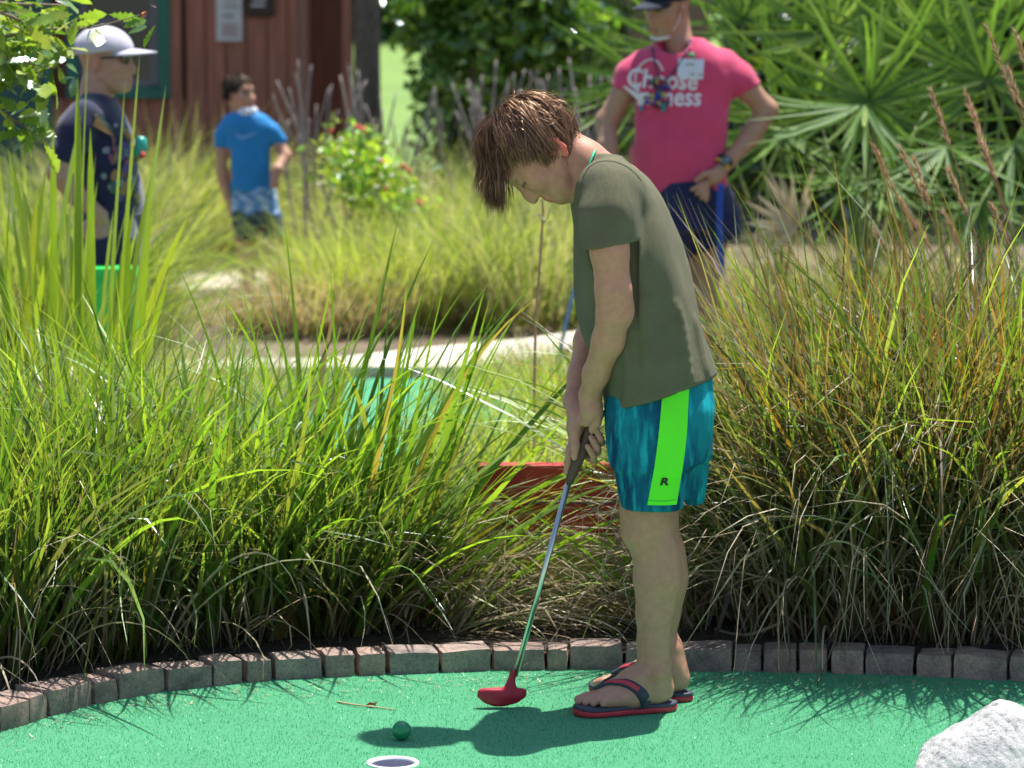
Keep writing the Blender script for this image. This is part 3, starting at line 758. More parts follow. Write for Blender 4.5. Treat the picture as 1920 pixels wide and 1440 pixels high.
# ---- t-shirt
pyk = [296, 312, 335, 370, 410, 450, 500, 550, 600, 640, 700, 740, 790]
fr_ = [1128, 1104, 1090, 1084, 1079, 1076, 1075, 1079, 1087, 1099, 1119, 1131, 1141]
bk_ = [1163, 1188, 1215, 1240, 1258, 1274, 1289, 1301, 1311, 1322, 1342, 1350, 1354]
hb_ = [.055, .085, .122, .150, .160, .160, .158, .156, .156, .158, .166, .172, .176]
lo = np.array((W(1060, 600, YM)[0], YM - .30, W(1200, 800, YM)[2])); hi = np.array((W(1375, 600, YM)[0], YM + .30, W(1150, 275, YM)[2]))
S = SDF(lo, hi, .0038)
zk = [W(1200, p, YM)[2] for p in pyk]; xf = [W(p, q, YM)[0] for p, q in zip(fr_, pyk)]; xb_ = [W(p, q, YM)[0] for p, q in zip(bk_, pyk)]
S.loft(zk, xf, xb_, [YM] * len(pyk), hb_, 2.25, .01)
S.cone(W(1140, 362, YM - .12), W(1140, 362, YM + .12), .066, .066, .05)
# near sleeve, loose and hanging with the arm; far sleeve
def sleeve(sg, Y0, Y1):
    S.chain([W(1150, 362, YM + sg * .125), W(1140, 400, YM + sg * Y0), W(1142, 490, YM + sg * Y1)], [.064, .058, .0555], .03)
sleeve(-1, .160, .188); sleeve(1, .160, .185)
def onshirt(px, py, out=.0):
    z = W(px, py, YM)[2]; x = W(px, py, YM)[0]; o = np.argsort(zk); zz = np.array(zk)[o]
    a0, a1, b_ = (np.interp(z, zz, np.array(v)[o]) for v in (xf, xb_, hb_))
    a = (a1 - a0) / 2; d = min(.98, abs((x - (a0 + a1) / 2) / a)); return V3(x, YM - b_ * (1 - d ** 2.25) ** (1 / 2.25) - out, z)
folds = [([(1200, 560), (1206, 600), (1208, 650), (1202, 710)], .007), ([(1262, 560), (1276, 630), (1290, 700)], .007), ([(1172, 640), (1176, 700), (1170, 752)], .007),
         ([(1296, 590), (1306, 640), (1318, 690)], .006)]
for pl, r in folds:
    pts = smoothpath([onshirt(x, y, -r * .70) for x, y in pl], 9); rr = r * (.55 + .45 * np.sin(np.linspace(.1, 3.04, 9)))
    S.chain(pts, rr, .016)
S.wrinkle(.0046, [(26, 20, 5), (14, 30, 9), (38, 12, -12), (9, 16, 24), (52, 30, 18)], 3)
# hems
h0, h1 = W(1132, 773, YM - .1), W(1349, 707, YM - .1); hd = nrm(V3(h1[0] - h0[0], 0, h1[2] - h0[2])); hn = V3(hd[2], 0, -hd[0])
if hn[2] > 0: hn = -hn
S.cut(h0, hn, .004, lo=S.o, hi=(hi[0], hi[1], W(1200, 640, YM)[2]))
for sg in (-1, 1):
    c0 = W(1105, 467, YM + sg * .188); c1 = W(1180, 455, YM + sg * .188); e = nrm(V3(c1[0] - c0[0], 0, c1[2] - c0[2])); n_ = V3(e[2], 0, -e[0]); n_ = -n_ if n_[2] > 0 else n_
    y0, y1 = (YM - .30, YM - .157) if sg < 0 else (YM + .157, YM + .30)
    def fn(x, y, z, c0=c0, n_=n_, y0=y0, y1=y1):           # outside part below the sleeve end
        pl = -((x - c0[0]) * n_[0] + (z - c0[2]) * n_[2]); s_ = np.maximum(y0 - y, y - y1)
        return np.maximum(pl, np.maximum(s_, x - W(1192, 460, YM)[0]))
    S.add(fn, (c0[0] - .06, y0, c0[2] - .16), (c1[0] + .02, y1, c0[2] + .05), .004, 's')
    ax0, ax1 = W(1141, 446, YM + sg * .184), W(1143, 505, YM + sg * .189)
    S.cone(ax0, ax1, .040, .0470, .003, 's')              # hollow of the sleeve
# neck opening
S.cone(W(1102, 325, YM), W(1030, 290, YM), .056, .075, .006, 's')
V, F = S.mesh(4)
SHIRT = cloth('olive_cotton', (.138, .133, .080), .12, 700, .9, .4, .07)
mk('t_shirt', V, F, SHIRT, boy); SV, SFc = V, F
# stitched seams and hem bands, laid on the cloth
m_seam = cloth('olive_seam', (.075, .078, .05), .05, 700, .9, .1, .1)
def seam(P, parent, mat, SV, SFc, r=.0016, n=24, dirv=(0, 1, 0), off=.0006, name='seam'):
    D = drape(SV, SFc, smoothpath(P, n), off, dirv); V, F = tube(D, r, 5); return mk(name, V, F, mat, parent)
tsh = [o for o in boy.children if o.name.startswith('t_shirt')][0]
seam([W(1092, 352, YM - .1), W(1108, 326, YM - .1), W(1140, 322, YM - .1), W(1175, 334, YM - .1), W(1200, 356, YM - .1)], tsh, m_seam, SV, SFc, .0010, 30, (0, .85, -.5))
seam([W(1144, 757, YM), W(1200, 741, YM), W(1280, 717, YM), W(1345, 697, YM)], tsh, m_seam, SV, SFc, .0009)
seam([W(1107, 458, YM), W(1140, 453, YM), W(1178, 446, YM)], tsh, m_seam, SV, SFc, .0009, 12)
cc_ = W(1106, 328, YM); e1 = (W(1086, 374, YM) - W(1128, 286, YM)) / 2
ringp = np.array([cc_ + e1 * math.cos(t) + V3(0, .060, 0) * math.sin(t) for t in np.linspace(0, 2 * math.pi, 41)])
V, F = tube(ringp, .0062, 8, False); mk('collar', V, F, SHIRT, tsh)
# ---- shorts
lo = np.array((W(1115, 800, YM)[0], YM - .27, W(1200, 975, YM)[2])); hi = np.array((W(1360, 800, YM)[0], YM + .27, W(1200, 670, YM)[2]))
S = SDF(lo, hi, .0042)
Z = lambda p: W(1200, p, YM)[2]
X = lambda p, Y=YM: W(p, 850, Y)[0]
S.loft([Z(680), Z(740), Z(800), Z(850)], [X(1150), X(1139), X(1140), X(1146)], [X(1330), X(1334), X(1332), X(1326)], [YM] * 4, [.135, .148, .150, .145], 2.5, .01)
S.loft([Z(690), Z(760), Z(830), Z(880), Z(965)], [X(1175, YN), X(1139, YN), X(1141, YN), X(1149, YN), X(1166, YN)], [X(1290, YN), X(1318, YN), X(1306, YN), X(1294, YN), X(1271, YN)], [YM - .05, YM - .068, YM - .075, YM - .08, YM - .085], [.06, .085, .088, .088, .084], 2.3, .05)
S.loft([Z(690), Z(760), Z(830), Z(880), Z(960)], [X(1190, YF), X(1150, YF), X(1165, YF), X(1185, YF), X(1200, YF)], [X(1300, YF), X(1328, YF), X(1328, YF), X(1327, YF), X(1323, YF)], [YM + .05, YM + .068, YM + .075, YM + .08, YM + .085], [.06, .085, .088, .088, .084], 2.3, .05)
for pl, r in (([(1150, 790), (1165, 850), (1178, 940)], .009), ([(1196, 760), (1192, 830), (1200, 930)], .010), ([(1310, 760), (1302, 830), (1296, 900)], .010), ([(1278, 790), (1284, 860), (1270, 930)], .008), ([(1170, 780), (1176, 820)], .008)):
    pass
S.wrinkle(.0035, [(30, 14, 4), (17, 24, -7), (46, 10, 6)], 9)
S.cut(W(1200, 949, YN), (0, 0, -1), .003, hi=(hi[0], YM + .01, Z(900)), lo=S.o)
S.cut(W(1200, 944, YF), (0, 0, -1), .003, lo=(S.o[0], YM - .005, S.o[2]), hi=(hi[0], hi[1], Z(900)))
S.cone(W(1218, 905, YM - .083), W(1218, 975, YM - .085), .060, .066, .003, 's'); S.cone(W(1262, 905, YM + .083), W(1262, 975, YM + .085), .055, .060, .003, 's')
V, F = S.mesh(2)
m, nt, b = new_mat('teal_print')
n1 = noise(nt, 9, 3, .5, stretch=(2.2, 1, .55)); n2 = noise(nt, 26, 4, .6, stretch=(2.0, 1, .35))
c1 = ramp(nt, n1.outputs[0], [(.38, (.001, .045, .11)), (.5, (.002, .095, .165)), (.6, (.004, .19, .25))])
c2 = ramp(nt, n2.outputs[0], [(.5, (0, 0, 0)), (.72, (.01, .30, .33))])
nt.links.new(mixc(nt, 1.0, c1.outputs[0], c2.outputs[0], 'SCREEN'), b.inputs['Base Color']); b.inputs['Roughness'].default_value = .7; b.inputs['Specular IOR Level'].default_value = .15
bump(nt, b, noise(nt, 1200, 2).outputs[0], .2, .002)
sh = mk('shorts', V, F, m, boy); QV, QF = V, F
L_ = [W(x, y, YN - .1) for x, y in ((1243, 715), (1240, 760), (1234, 820), (1226, 880), (1214, 947))]; R_ = [W(x, y, YN - .1) for x, y in ((1295, 700), (1291, 760), (1287, 820), (1279, 880), (1268, 947))]
V, F = patch(QV, QF, L_, R_, 10, 40, .0022); m_neon = cloth('neon_green', (.13, .86, .035), .03, 900, .7, .1, .0); st = mk('side_stripe', V, F, m_neon, sh)
stV, stF = V, F
T, TF = text_mesh('R', .030, .22, .0012); c = W(1244, 903, YN - .1)
T3 = np.column_stack([T[:, 0] * 1.0 + c[0], np.full(len(T), c[1]), T[:, 1] * .75 + c[2]]); T3 = drape(stV, stF, T3, .0016); mk('letter_mark', T3, TF, simple('black_print', (.008, .012, .008), .6, .1, 30), st, smooth=False)
seam([W(1216, 938, YN - .1), W(1240, 939, YN - .1), W(1268, 938, YN - .1)], sh, simple('stripe_seam', (.04, .5, .05), .8, .1, 30), stV, stF, .0009, 10)
# ---- flip-flops
m_red = simple('red_foam', (.50, .035, .055), .55, .15, 30, .15, .002); m_dark = simple('dark_foam', (.045, .05, .075), .6, .15, 40, .2, .002); m_strap = simple('navy_strap', (.028, .033, .052), .55, .12, 60, .15, .001)
def flipflop(heel, toe, side, label):
    f = nrm(toe - heel); f[2] = 0; f = nrm(f); up = V3(0, 0, 1); l = np.cross(up, f) * side; L = np.linalg.norm(toe - heel)
    root = empty('flip_flop', heel); root.parent = boy; root.location = Vector(heel) - boy.location
    t = np.linspace(0, 1, 26); wo = np.interp(t, [0, .04, .12, .3, .5, .7, .85, .95, 1], [0, .020, .031, .033, .035, .044, .046, .034, 0]); wi = np.interp(t, [0, .04, .12, .3, .5, .7, .85, .95, 1], [0, .020, .030, .028, .027, .039, .040, .028, 0])
    out = [(a * L, w_) for a, w_ in zip(t, wo)] + [(a * L, -w_) for a, w_ in zip(t[-2:0:-1], wi[-2:0:-1])]
    n = len(out); O = np.array(out); C = np.array((L * .5, 0))
    def ring(sc_, z): 
        P = C + (O - C) * np.array((1 - (1 - sc_) * .35, sc_)); zz = z + .004 * np.clip((O[:, 0] / L - .8) / .2, 0, 1) ** 2 * (z > .001)
        return np.array([heel + f * p[0] + l * p[1] + up * h for p, h in zip(P, np.broadcast_to(zz, (n,)))])
    def layer(levels, mat, name, cap=True):
        Rr = [ring(*lv) for lv in levels]; V = np.vstack(Rr); F = []
        for i in range(len(Rr) - 1):
            for j in range(n): F.append((i * n + j, i * n + (j + 1) % n, (i + 1) * n + (j + 1) % n, (i + 1) * n + j))
        c0 = len(V); V = np.vstack([V, Rr[-1].mean(0), Rr[0].mean(0)])
        m_ = (len(Rr) - 1) * n
        F = [(a, b_, c_) for (a, b_, c_, d_) in F] + [(a, c_, d_) for (a, b_, c_, d_) in F] + [(m_ + j, m_ + (j + 1) % n, c0) for j in range(n)] + [((j + 1) % n, j, c0 + 1) for j in range(n)]
        F = np.array(F); F = F if side > 0 else F[:, ::-1]
        return mk(name, V, F, mat, root)
    layer([(.95, 0.0), (1.0, .002), (1.02, .008), (.99, .0123)], m_red, 'outsole'); layer([(1.0, .0125), (1.012, .0140), (1.0, .0182), (.965, .0202)], m_dark, 'footbed')
    # Y-shaped strap: from the toe post over the instep to both edges
    B = heel + up * .0195 + f * .012; Q = lambda a, c_, z: B + f * a + l * c_ + up * z
    for sd, dst, nm in ((1, Q(.072, .036, .0), 'strap'), (-1, Q(.072, -.032, .0), 'strap')):
        P = smoothpath([Q(.178, -.018 + .004 * sd, .030), Q(.160, -.012 + .014 * sd, .052), Q(.125, .030 * sd, .057), Q(.092, .039 * sd, .034), dst], 22)
        # push it out of the foot
        P = np.array(P); w_ = np.interp(np.linspace(0, 1, 22), [0, .3, .7, 1], [.008, .017, .026, .030]); T = nrm_rows(np.gradient(P, axis=0))
        up_ = np.tile(up * .55 + l * .0, (22, 1)) + np.outer(np.linspace(.0, 1.0, 22), l * sd); up_ = nrm_rows(up_); wd = nrm_rows(np.cross(T, up_))
        bv = BODY_BV; prof = [(-.5, 0), (-.42, .0028), (0, .0042), (.42, .0028), (.5, 0)]
        rows = []
        for i in range(22):
            row = []
            for a, h in prof:
                p = P[i] + wd[i] * a * w_[i]; hit, nn, _, dist = bv.find_nearest(Vector(p))
                if hit is not None and i < 19 and dist < .03: p = np.array(hit + nn * .0012); q_ = np.array(nn)
                else: q_ = up_[i]
                row.append(p + q_ * h)
            rows.append(row)
        Vv = np.array(rows).reshape(-1, 3); k = len(prof); Fq = [(i * k + j, i * k + j + 1, (i + 1) * k + j + 1, (i + 1) * k + j) for i in range(21) for j in range(k - 1)]
        so_ = mk(nm, Vv, np.array(Fq), m_strap, root)
        V2 = np.array([[r_[2] + (r_[j] - r_[2]) * .55 + (r_[2] - (r_[0] + r_[4]) / 2) * .28 for j in (1, 2, 3)] for r_ in np.array(rows)[5:16]]).reshape(-1, 3)
        Fi = [(i * 3 + j, i * 3 + j + 1, (i + 1) * 3 + j + 1, (i + 1) * 3 + j) for i in range(10) for j in range(2)]
        mk('strap_inlay', V2, np.array(Fi), m_red, so_)
    V, F = tube([Q(.178, -.018, .034), Q(.180, -.018, -.004)], .004, 8); mk('toe_post', V, F, m_strap, root)
def nrm_rows(A): return A / (np.linalg.norm(A, axis=1)[:, None] + 1e-12)
BODY_BV = BVHTree.FromPolygons([Vector(v) for v in BODY[0]], [list(f) for f in BODY[1]])
flipflop(nh, ntoe, +1, ''); flipflop(fh, ftoe, -1, '')
# ---- green cord at the neck
V, F = tube(smoothpath([W(1087, 376, YM - .070), W(1095, 345, YM - .073), W(1102, 318, YM - .071), W(1109, 298, YM - .060), W(1116, 284, YM - .036), W(1126, 279, YM - .006), W(1130, 280, YM + .03)], 24), np.interp(np.linspace(0, 1, 24), [0, .5, .62, 1], [.0022, .0024, .0048, .0048]), 7)
mk('neck_cord', V, F, simple('green_cord', (.01, .40, .17), .5, .1, 60), boy)

# ---- hair: strands growing from the crown, combed over the skull, then falling
def hair_strands(P, whorl, roots_ok, center, rad, axes, nguide, nchild, length, step, cols, grav=.0, stiff=.75, width=.0011, spread=.010, lift=.004, seed=3, jitter=.0, tipnoise=.0, peel=-.3, extra=None):
    r_ = np.random.default_rng(seed); A = np.array([nrm(v) for v in axes]); rad = np.asarray(rad)
    Vs, Fs, Cs = [], [], []; nv = 0
    def tosurf(p, ext):
        q = A @ (p - center); k = np.linalg.norm(q / (rad + ext))
        if k < 1: q = q / max(k, 1e-3)
        return center + A.T @ q, A.T @ nrm(q / (rad + ext) ** 2)
    made = 0; tries = 0
    while made < nguide and tries < nguide * 60:
        tries += 1
        d = nrm(r_.normal(size=3)); q = d * rad; 
        if not roots_ok(q / 1.0): continue
        p = center + A.T @ q; n = A.T @ nrm(q / rad ** 2); t = p - whorl; t = t - n * (t @ n); 
        if np.linalg.norm(t) < 1e-4: continue
        t = nrm(t); sw = np.cross(n, t); dr = nrm(t + sw * r_.normal(.12, .25) + n * .25)
        ext0 = lift * r_.uniform(.2, 1.6) + .004; Ln = length(q) * r_.uniform(.8, 1.15); m_ = max(5, int(Ln / step)); pts = [p]; ww = r_.normal(size=3) * jitter
        free = False
        for i in range(m_):
            e = i / m_
            if free: dr = nrm(dr * stiff + V3(0, 0, -1) * (grav + .10) + ww * e + r_.normal(size=3) * tipnoise); pts.append(pts[-1] + dr * step); continue
            t = pts[-1] - whorl; dr = nrm(dr * stiff + (1 - stiff) * nrm(t) + V3(0, 0, -1) * grav * .5 + ww * e + r_.normal(size=3) * tipnoise)
            p2 = pts[-1] + dr * step; qq = A @ (p2 - center); ex = ext0 * min(1, (i + 1) / 4); kk_ = np.linalg.norm(qq / (rad + ex)); qq = qq / kk_; p3 = center + A.T @ qq; n3 = A.T @ nrm(qq / (rad + ex) ** 2)
            dr = nrm(p3 - pts[-1]); pts.append(p3)
            if n3[2] < peel: free = True
        G_ = np.array(pts); made += 1; k = len(G_); s_ = np.linspace(0, 1, k)[:, None]
        base = np.array(cols[r_.integers(len(cols))]) * r_.uniform(.7, 1.3)
        for c_ in range(nchild):
            off = r_.normal(size=3) * spread; off2 = r_.normal(size=3) * spread * .35
            Q = G_ + off * (1 - .55 * s_) + off2 * s_ + np.sin(s_ * r_.uniform(2, 6) + r_.uniform(0, 6)) * r_.normal(size=3) * .0025
            kk = int(k * r_.uniform(.75, 1)); Q = Q[:max(kk, 4)]; n_ = len(Q)
            T = nrm_rows(np.gradient(Q, axis=0)); B = nrm_rows(np.cross(T, nrm_rows(Q - center) + r_.normal(size=3) * .35)); wv = (width * r_.uniform(.6, 1.3) * np.minimum(1, 3.2 * (1 - np.linspace(0, 1, n_)) + .12))[:, None]
            Vs.append(np.stack([Q - B * wv, Q + B * wv], 1).reshape(-1, 3)); i_ = np.arange(n_ - 1) * 2 + nv
            Fs.append(np.stack([i_, i_ + 1, i_ + 3, i_ + 2], 1)); nv += 2 * n_
            cb = base * r_.uniform(.8, 1.25); tip = cb * (1 + .5 * s_[:n_]); Cs.append(np.repeat(tip, 2, 0))
    return np.vstack(Vs), np.vstack(Fs), np.vstack(Cs)
def hair_mat(name, rough=.42, tr=.18, gl=.11):
    m = bpy.data.materials.new(name); m.use_nodes = True; nt = m.node_tree
    for n in list(nt.nodes): nt.nodes.remove(n)
    out = N(nt, 'ShaderNodeOutputMaterial'); a = N(nt, 'ShaderNodeVertexColor', layer_name='Col')
    d = N(nt, 'ShaderNodeBsdfDiffuse'); t = N(nt, 'ShaderNodeBsdfTranslucent'); g = N(nt, 'ShaderNodeBsdfGlossy'); g.inputs['Roughness'].default_value = rough
    nt.links.new(a.outputs[0], d.inputs[0]); nt.links.new(a.outputs[0], t.inputs[0]); nt.links.new(mixc(nt, .65, a.outputs[0], (1.0, .76, .55)), g.inputs[0])
    m1 = N(nt, 'ShaderNodeMixShader'); m1.inputs[0].default_value = tr; nt.links.new(d.outputs[0], m1.inputs[1]); nt.links.new(t.outputs[0], m1.inputs[2])
    m2 = N(nt, 'ShaderNodeMixShader'); m2.inputs[0].default_value = gl; nt.links.new(m1.outputs[0], m2.inputs[1]); nt.links.new(g.outputs[0], m2.inputs[2]); nt.links.new(m2.outputs[0], out.inputs[0])
    return m
HAIR = hair_mat('brown_hair')
f_, u_ = nrm(HF), nrm(HU); l_ = np.cross(u_, f_); hcen = HP(-.008, .026)
def ok(q):                                                # q in (forward, up, side)
    a, b_, c_ = q
    if a > .035 and b_ < .045 - .0 * abs(c_): return False
    if a > .0 and b_ < -.010: return False
    if b_ < (-.085 if a < -.03 else -.055): return False
    if a > -.045 and abs(c_) > .05 and b_ < -.008: return False
    return True
def ln(q):
    a, b_, c_ = q
    if abs(c_) > .045 and a > -.03: return .045 + max(0, b_) * .5
    if a > .02 and b_ > .02: return .128
    if a > -.02 and b_ > .03: return .135
    return .135
whorl = hcen + HS * (f_ * -.050 + u_ * .080)
V, F, C = hair_strands(HP, whorl, ok, hcen, HS * V3(.098, .090, .079), (f_, u_, l_), 620, 30, ln, .010, [(.085, .040, .023), (.12, .058, .034), (.060, .028, .017), (.19, .10, .058)], grav=.10, stiff=.88, spread=.0085, lift=.011, jitter=.06, tipnoise=.07, width=.00075, seed=5)
V2, F2, C2 = hair_strands(HP, whorl, ok, hcen, HS * V3(.100, .092, .081), (f_, u_, l_), 170, 2, ln, .010, [(.12, .058, .034), (.19, .10, .058)], grav=.06, stiff=.9, spread=.004, lift=.024, jitter=.22, tipnoise=.16, width=.0006, seed=6, peel=-.1)
V, F, C = join([(V, F, C), (V2, F2, C2)])
hr = mk('hair', V, F, HAIR, boy, col=C)
S = SDF(np.array(hcen) - .13, np.array(hcen) + .13, .005)   # scalp under the strands
S.ell(hcen, HS * V3(.101, .093, .081), (f_, u_, l_), .01)
S.cut(HP(.055, .052), nrm(f_ * 1.0 - u_ * .55), .01); S.cut(HP(-.02, -.045), nrm(-u_ + f_ * .75), .01)
V, F = S.mesh(1); mk('scalp_hair', V, F, simple('dark_hair', (.03, .016, .011), .6, .3, 60, .3, .004), hr)

# ================================================================== PUTTER, BALL, SMALL THINGS ON THE TURF
put = empty('putter', W(940, 1300, YG), 'red-headed putter with steel shaft and brown grip held by the player', 'golf club')
m_grip = simple('brown_grip', (.10, .055, .04), .7, .15, 60, .3, .002); m_steel = simple('steel_shaft', (.55, .58, .55), .28, .05, 40, metal=1.0)
p0, p1 = g0 - gd * .012, g1; V, F = tube(smoothpath([p0, p0 + (p1 - p0) * .05, (p0 + p1) / 2, p1], 12), [.012, .0155, .0155, .0152, .015, .0145, .014, .0135, .013, .0125, .0115, .0095], 14); mk('grip', V, F, m_grip, put)
s1 = W(966, 1268, YG + .005); V, F = tube([p1, s1], [.0068, .0062], 12); mk('shaft', V, F, m_steel, put)
S = SDF(W(880, 1345, YG - .06), W(1005, 1240, YG + .06), .0028)
hy = YG + .005; Hh = lambda px, py, dy=0: W(px, py, hy + dy)
S.loft([Hh(940, 1324)[2], Hh(940, 1318)[2], Hh(940, 1306)[2], Hh(940, 1294)[2], Hh(940, 1290)[2]], [Hh(p, 1300)[0] for p in (925, 908, 894, 896, 905)], [Hh(p, 1300)[0] for p in (945, 970, 987, 988, 980)], [hy] * 5, [.008, .012, .0135, .012, .008], 2.6, .004)
S.chain([Hh(953, 1300), Hh(957, 1285), Hh(962, 1262)], [.011, .0085, .0085], .012)
V, F = S.mesh(2); mk('head', V, F, simple('red_rubber', (.36, .014, .035), .45, .12, 40, .1, .002), put)
bc = G(753, 1392.5); ballr = .0213
u = np.linspace(0, math.pi, 19); v = np.arange(32) * math.pi / 16
Vb = np.array([(bc[0] + ballr * math.sin(a) * math.cos(c), bc[1] + ballr * math.sin(a) * math.sin(c), .006 + ballr - ballr * math.cos(a)) for a in u for c in v])
Fb = np.array([(i * 32 + j, i * 32 + (j + 1) % 32, (i + 1) * 32 + (j + 1) % 32, (i + 1) * 32 + j) for i in range(18) for j in range(32)])
m, nt, b = new_mat('ball_green'); b.inputs['Base Color'].default_value = (.006, .22, .095, 1); b.inputs['Roughness'].default_value = .22; b.inputs['Specular IOR Level'].default_value = .6
vor = N(nt, 'ShaderNodeTexVoronoi'); vor.inputs['Scale'].default_value = 330; tc = N(nt, 'ShaderNodeTexCoord'); nt.links.new(tc.outputs['Object'], vor.inputs['Vector']); bump(nt, b, vor.outputs['Distance'], .35, .002)
mk('golf_ball', Vb, Fb, m, None, label='dark green golf ball on the turf beside the cup', cat='golf ball')
# ================================================================== THE OTHER PEOPLE
def hand_simple(S, wrist, palm, tips, r=.011, thumb=None):
    d = nrm(palm - wrist); S.chain([wrist, palm], [.027, .030], .012, sq=((0, 1, 0), .7))
    for b_, t in tips: S.chain([b_, (b_ + t) / 2 + V3(0, -.006, 0), t], [r, r * .95, r * .8], .004)
    if thumb: S.chain(list(thumb), [r * 1.2] * (len(thumb) - 1) + [r * .85], .006)

# ------------------------------------------------ person in the pink shirt, hand on hip
YP = 13.8; q = lambda px, py, dy=0.0: W(px, py, YP + dy)
man = empty('person', G(1300, 735), 'adult in pink t-shirt and navy shorts with one hand on hip', 'person')
lo = np.array((q(1100, 300)[0], YP - .30, 0.0)); hi = np.array((q(1475, 300)[0], YP + .35, q(1200, -60)[2]))
S = SDF(lo, hi, .0068); MS = (.40, .235, .155)
mc = q(1253, 12, .02); mf = V3(-.74, -.62, -.22); mu = V3(-.12, -.2, .96); mu = nrm(mu - nrm(mf) * (mu @ nrm(mf))); MSC = 1.02
MP = head(S, mc, mf, mu, MSC)
S.chain([MP(-.03, -.05), q(1274, 85, .03), q(1276, 125, .03)], [.055, .056, .062], .02)
S.chain([q(1275, 150, .03), q(1275, 250, .03), q(1285, 350, .03)], [.09, .095, .10], .05, sq=((1, 0, 0), 1.3))
S.chain([q(1204, 130, .02), q(1168, 175, .0), q(1137, 228, .0), q(1139, 275, -.06), q(1143, 310, -.10)], [.040, .047, .044, .041, .031], .02)      # arm behind the player
hand_simple(S, q(1143, 310, -.10), q(1146, 335, -.13), [(q(1138 + i * 6, 342, -.14), q(1140 + i * 6, 372, -.15)) for i in range(4)])
S.chain([q(1360, 132, .02), q(1402, 168, .03), q(1438, 206, .04), q(1408, 255, .0), q(1366, 303, -.08)], [.040, .048, .044, .042, .030], .02)
hand_simple(S, q(1366, 303, -.08), q(1338, 335, -.13), [(q(1326 - 4 * (i == 0), 342 + i * 6, -.145 + i * .002), q(1297 + i * 9, 356 + i * 8 - 4 * (i == 3), -.158)) for i in range(4)], .0115, [q(1345, 322, -.12), q(1322, 326, -.15), q(1305, 338, -.16)])
S.chain([q(1258, 420, -.01), q(1262, 500), q(1266, 560), q(1268, 640), q(1266, 715)], [.095, .072, .058, .058, .042], .02)
S.chain([q(1330, 420, .01), q(1322, 500, .02), q(1318, 560, .02), q(1322, 640, .02), q(1320, 715, .02)], [.095, .070, .057, .057, .042], .02)
for x_, dy in ((1266, 0), (1320, .02)):
    g_ = q(x_, 715, dy); S.chain([V3(g_[0], g_[1] + .03, .07), V3(g_[0] - .02, g_[1] - .13, .05)], [.045, .035], .02)
V, F = S.mesh(2); mk('body', V, F, SKIN, man, col=head_paint(V, mc, mf, mu, MSC, MS, lips=(.30, .12, .10), flush=(.42, .17, .12)))
for x_, dy in ((1266, 0), (1320, .02)):
    g_ = q(x_, 715, dy); S = SDF(V3(g_[0] - .12, g_[1] - .26, 0), V3(g_[0] + .12, g_[1] + .14, .16), .008)
    S.chain([V3(g_[0], g_[1] + .05, .055), V3(g_[0] - .01, g_[1] - .05, .05), V3(g_[0] - .02, g_[1] - .17, .045)], [.052, .050, .046], .03); S.cut((0, 0, .008), (0, 0, -1), .003); S.cut((0, 0, .09), (0, 0, 1), .01)
    V, F = S.mesh(1); mk('shoe', V, F, simple('grey_shoe', (.2, .2, .22), .7, .1, 30), man)
# shirt
lo = np.array((q(1120, 300)[0], YP - .30, q(1250, 400)[2])); hi = np.array((q(1460, 300)[0], YP + .33, q(1250, 50)[2])); S = SDF(lo, hi, .0065)
py = [72, 88, 110, 150, 200, 250, 300, 340, 385]
S.loft([q(1280, p)[2] for p in py], [q(p, 200)[0] for p in (1240, 1212, 1188, 1172, 1174, 1180, 1186, 1190, 1196)], [q(p, 200)[0] for p in (1316, 1346, 1372, 1378, 1370, 1362, 1360, 1366, 1366)],
       [YP + .02] * 9, [.075, .10, .115, .125, .135, .15, .155, .15, .145], 2.5, .01)
S.chain([q(1206, 118, .02), q(1184, 142, .01), q(1167, 178, .0)], [.060, .062, .060], .03); S.chain([q(1358, 118, .02), q(1384, 146, .03), q(1408, 176, .035)], [.062, .062, .060], .03)
S.wrinkle(.004, [(14, 10, 20), (22, 8, -9), (8, 16, 30)], 5)
S.cut(q(1300, 366, -.12), nrm(V3(.10, 0, -1)), .004, hi=(hi[0], hi[1], q(1250, 320)[2]), lo=S.o)
def slcut(c, n_, lo_, hi_):
    c, n_ = np.asarray(c), nrm(n_); S.add(lambda x, y, z: -((x - c[0]) * n_[0] + (z - c[2]) * n_[2]) + 0 * y, lo_, hi_, .004, 's')
slcut(q(1162, 166), V3(-.35, 0, -1), (lo[0], YP - .3, q(1160, 260)[2]), (q(1178, 200)[0], YP + .3, q(1160, 150)[2]))
slcut(q(1410, 166), V3(.62, 0, -1), (q(1384, 200)[0], YP - .3, q(1410, 260)[2]), (hi[0], YP + .3, q(1410, 130)[2]))
S.cone(q(1268, 96, -.02), q(1256, 40, -.06), .066, .08, .006, 's')
V, F = S.mesh(2); ms = mk('t_shirt', V, F, cloth('pink_cotton', (.62, .065, .16), .06, 600, .85, .25, .25), man); MV, MF = V, F
m_ltr = cloth('white_print', (.72, .68, .72), .04, 600, .8, .05, .1)
for txt, px, py_, size, sx in (('Choose', 1243, 152, .105, .86), ('Kindness', 1240, 184, .105, .86)):
    T, TF = text_mesh(txt, size, .12, .0022); c = q(px, py_, -.2); ang = -.04 if txt == 'Choose' else -.01
    T3 = np.column_stack([c[0] + sx * (T[:, 0] * math.cos(ang) - T[:, 1] * math.sin(ang)), np.full(len(T), c[1]), c[2] + T[:, 0] * math.sin(ang) + T[:, 1] * math.cos(ang)])
    mk('lettering', drape(MV, MF, T3, .003), TF, m_ltr, ms, smooth=False)
arc = [q(1194, 165, -.2), q(1195, 140, -.2), q(1206, 122, -.2), q(1222, 113, -.2), q(1236, 118, -.2), q(1246, 134, -.2)]
V, F = tube(drape(MV, MF, smoothpath(arc, 24), .002), .0038, 6); mk('printed_arc', V, F, m_ltr, ms)
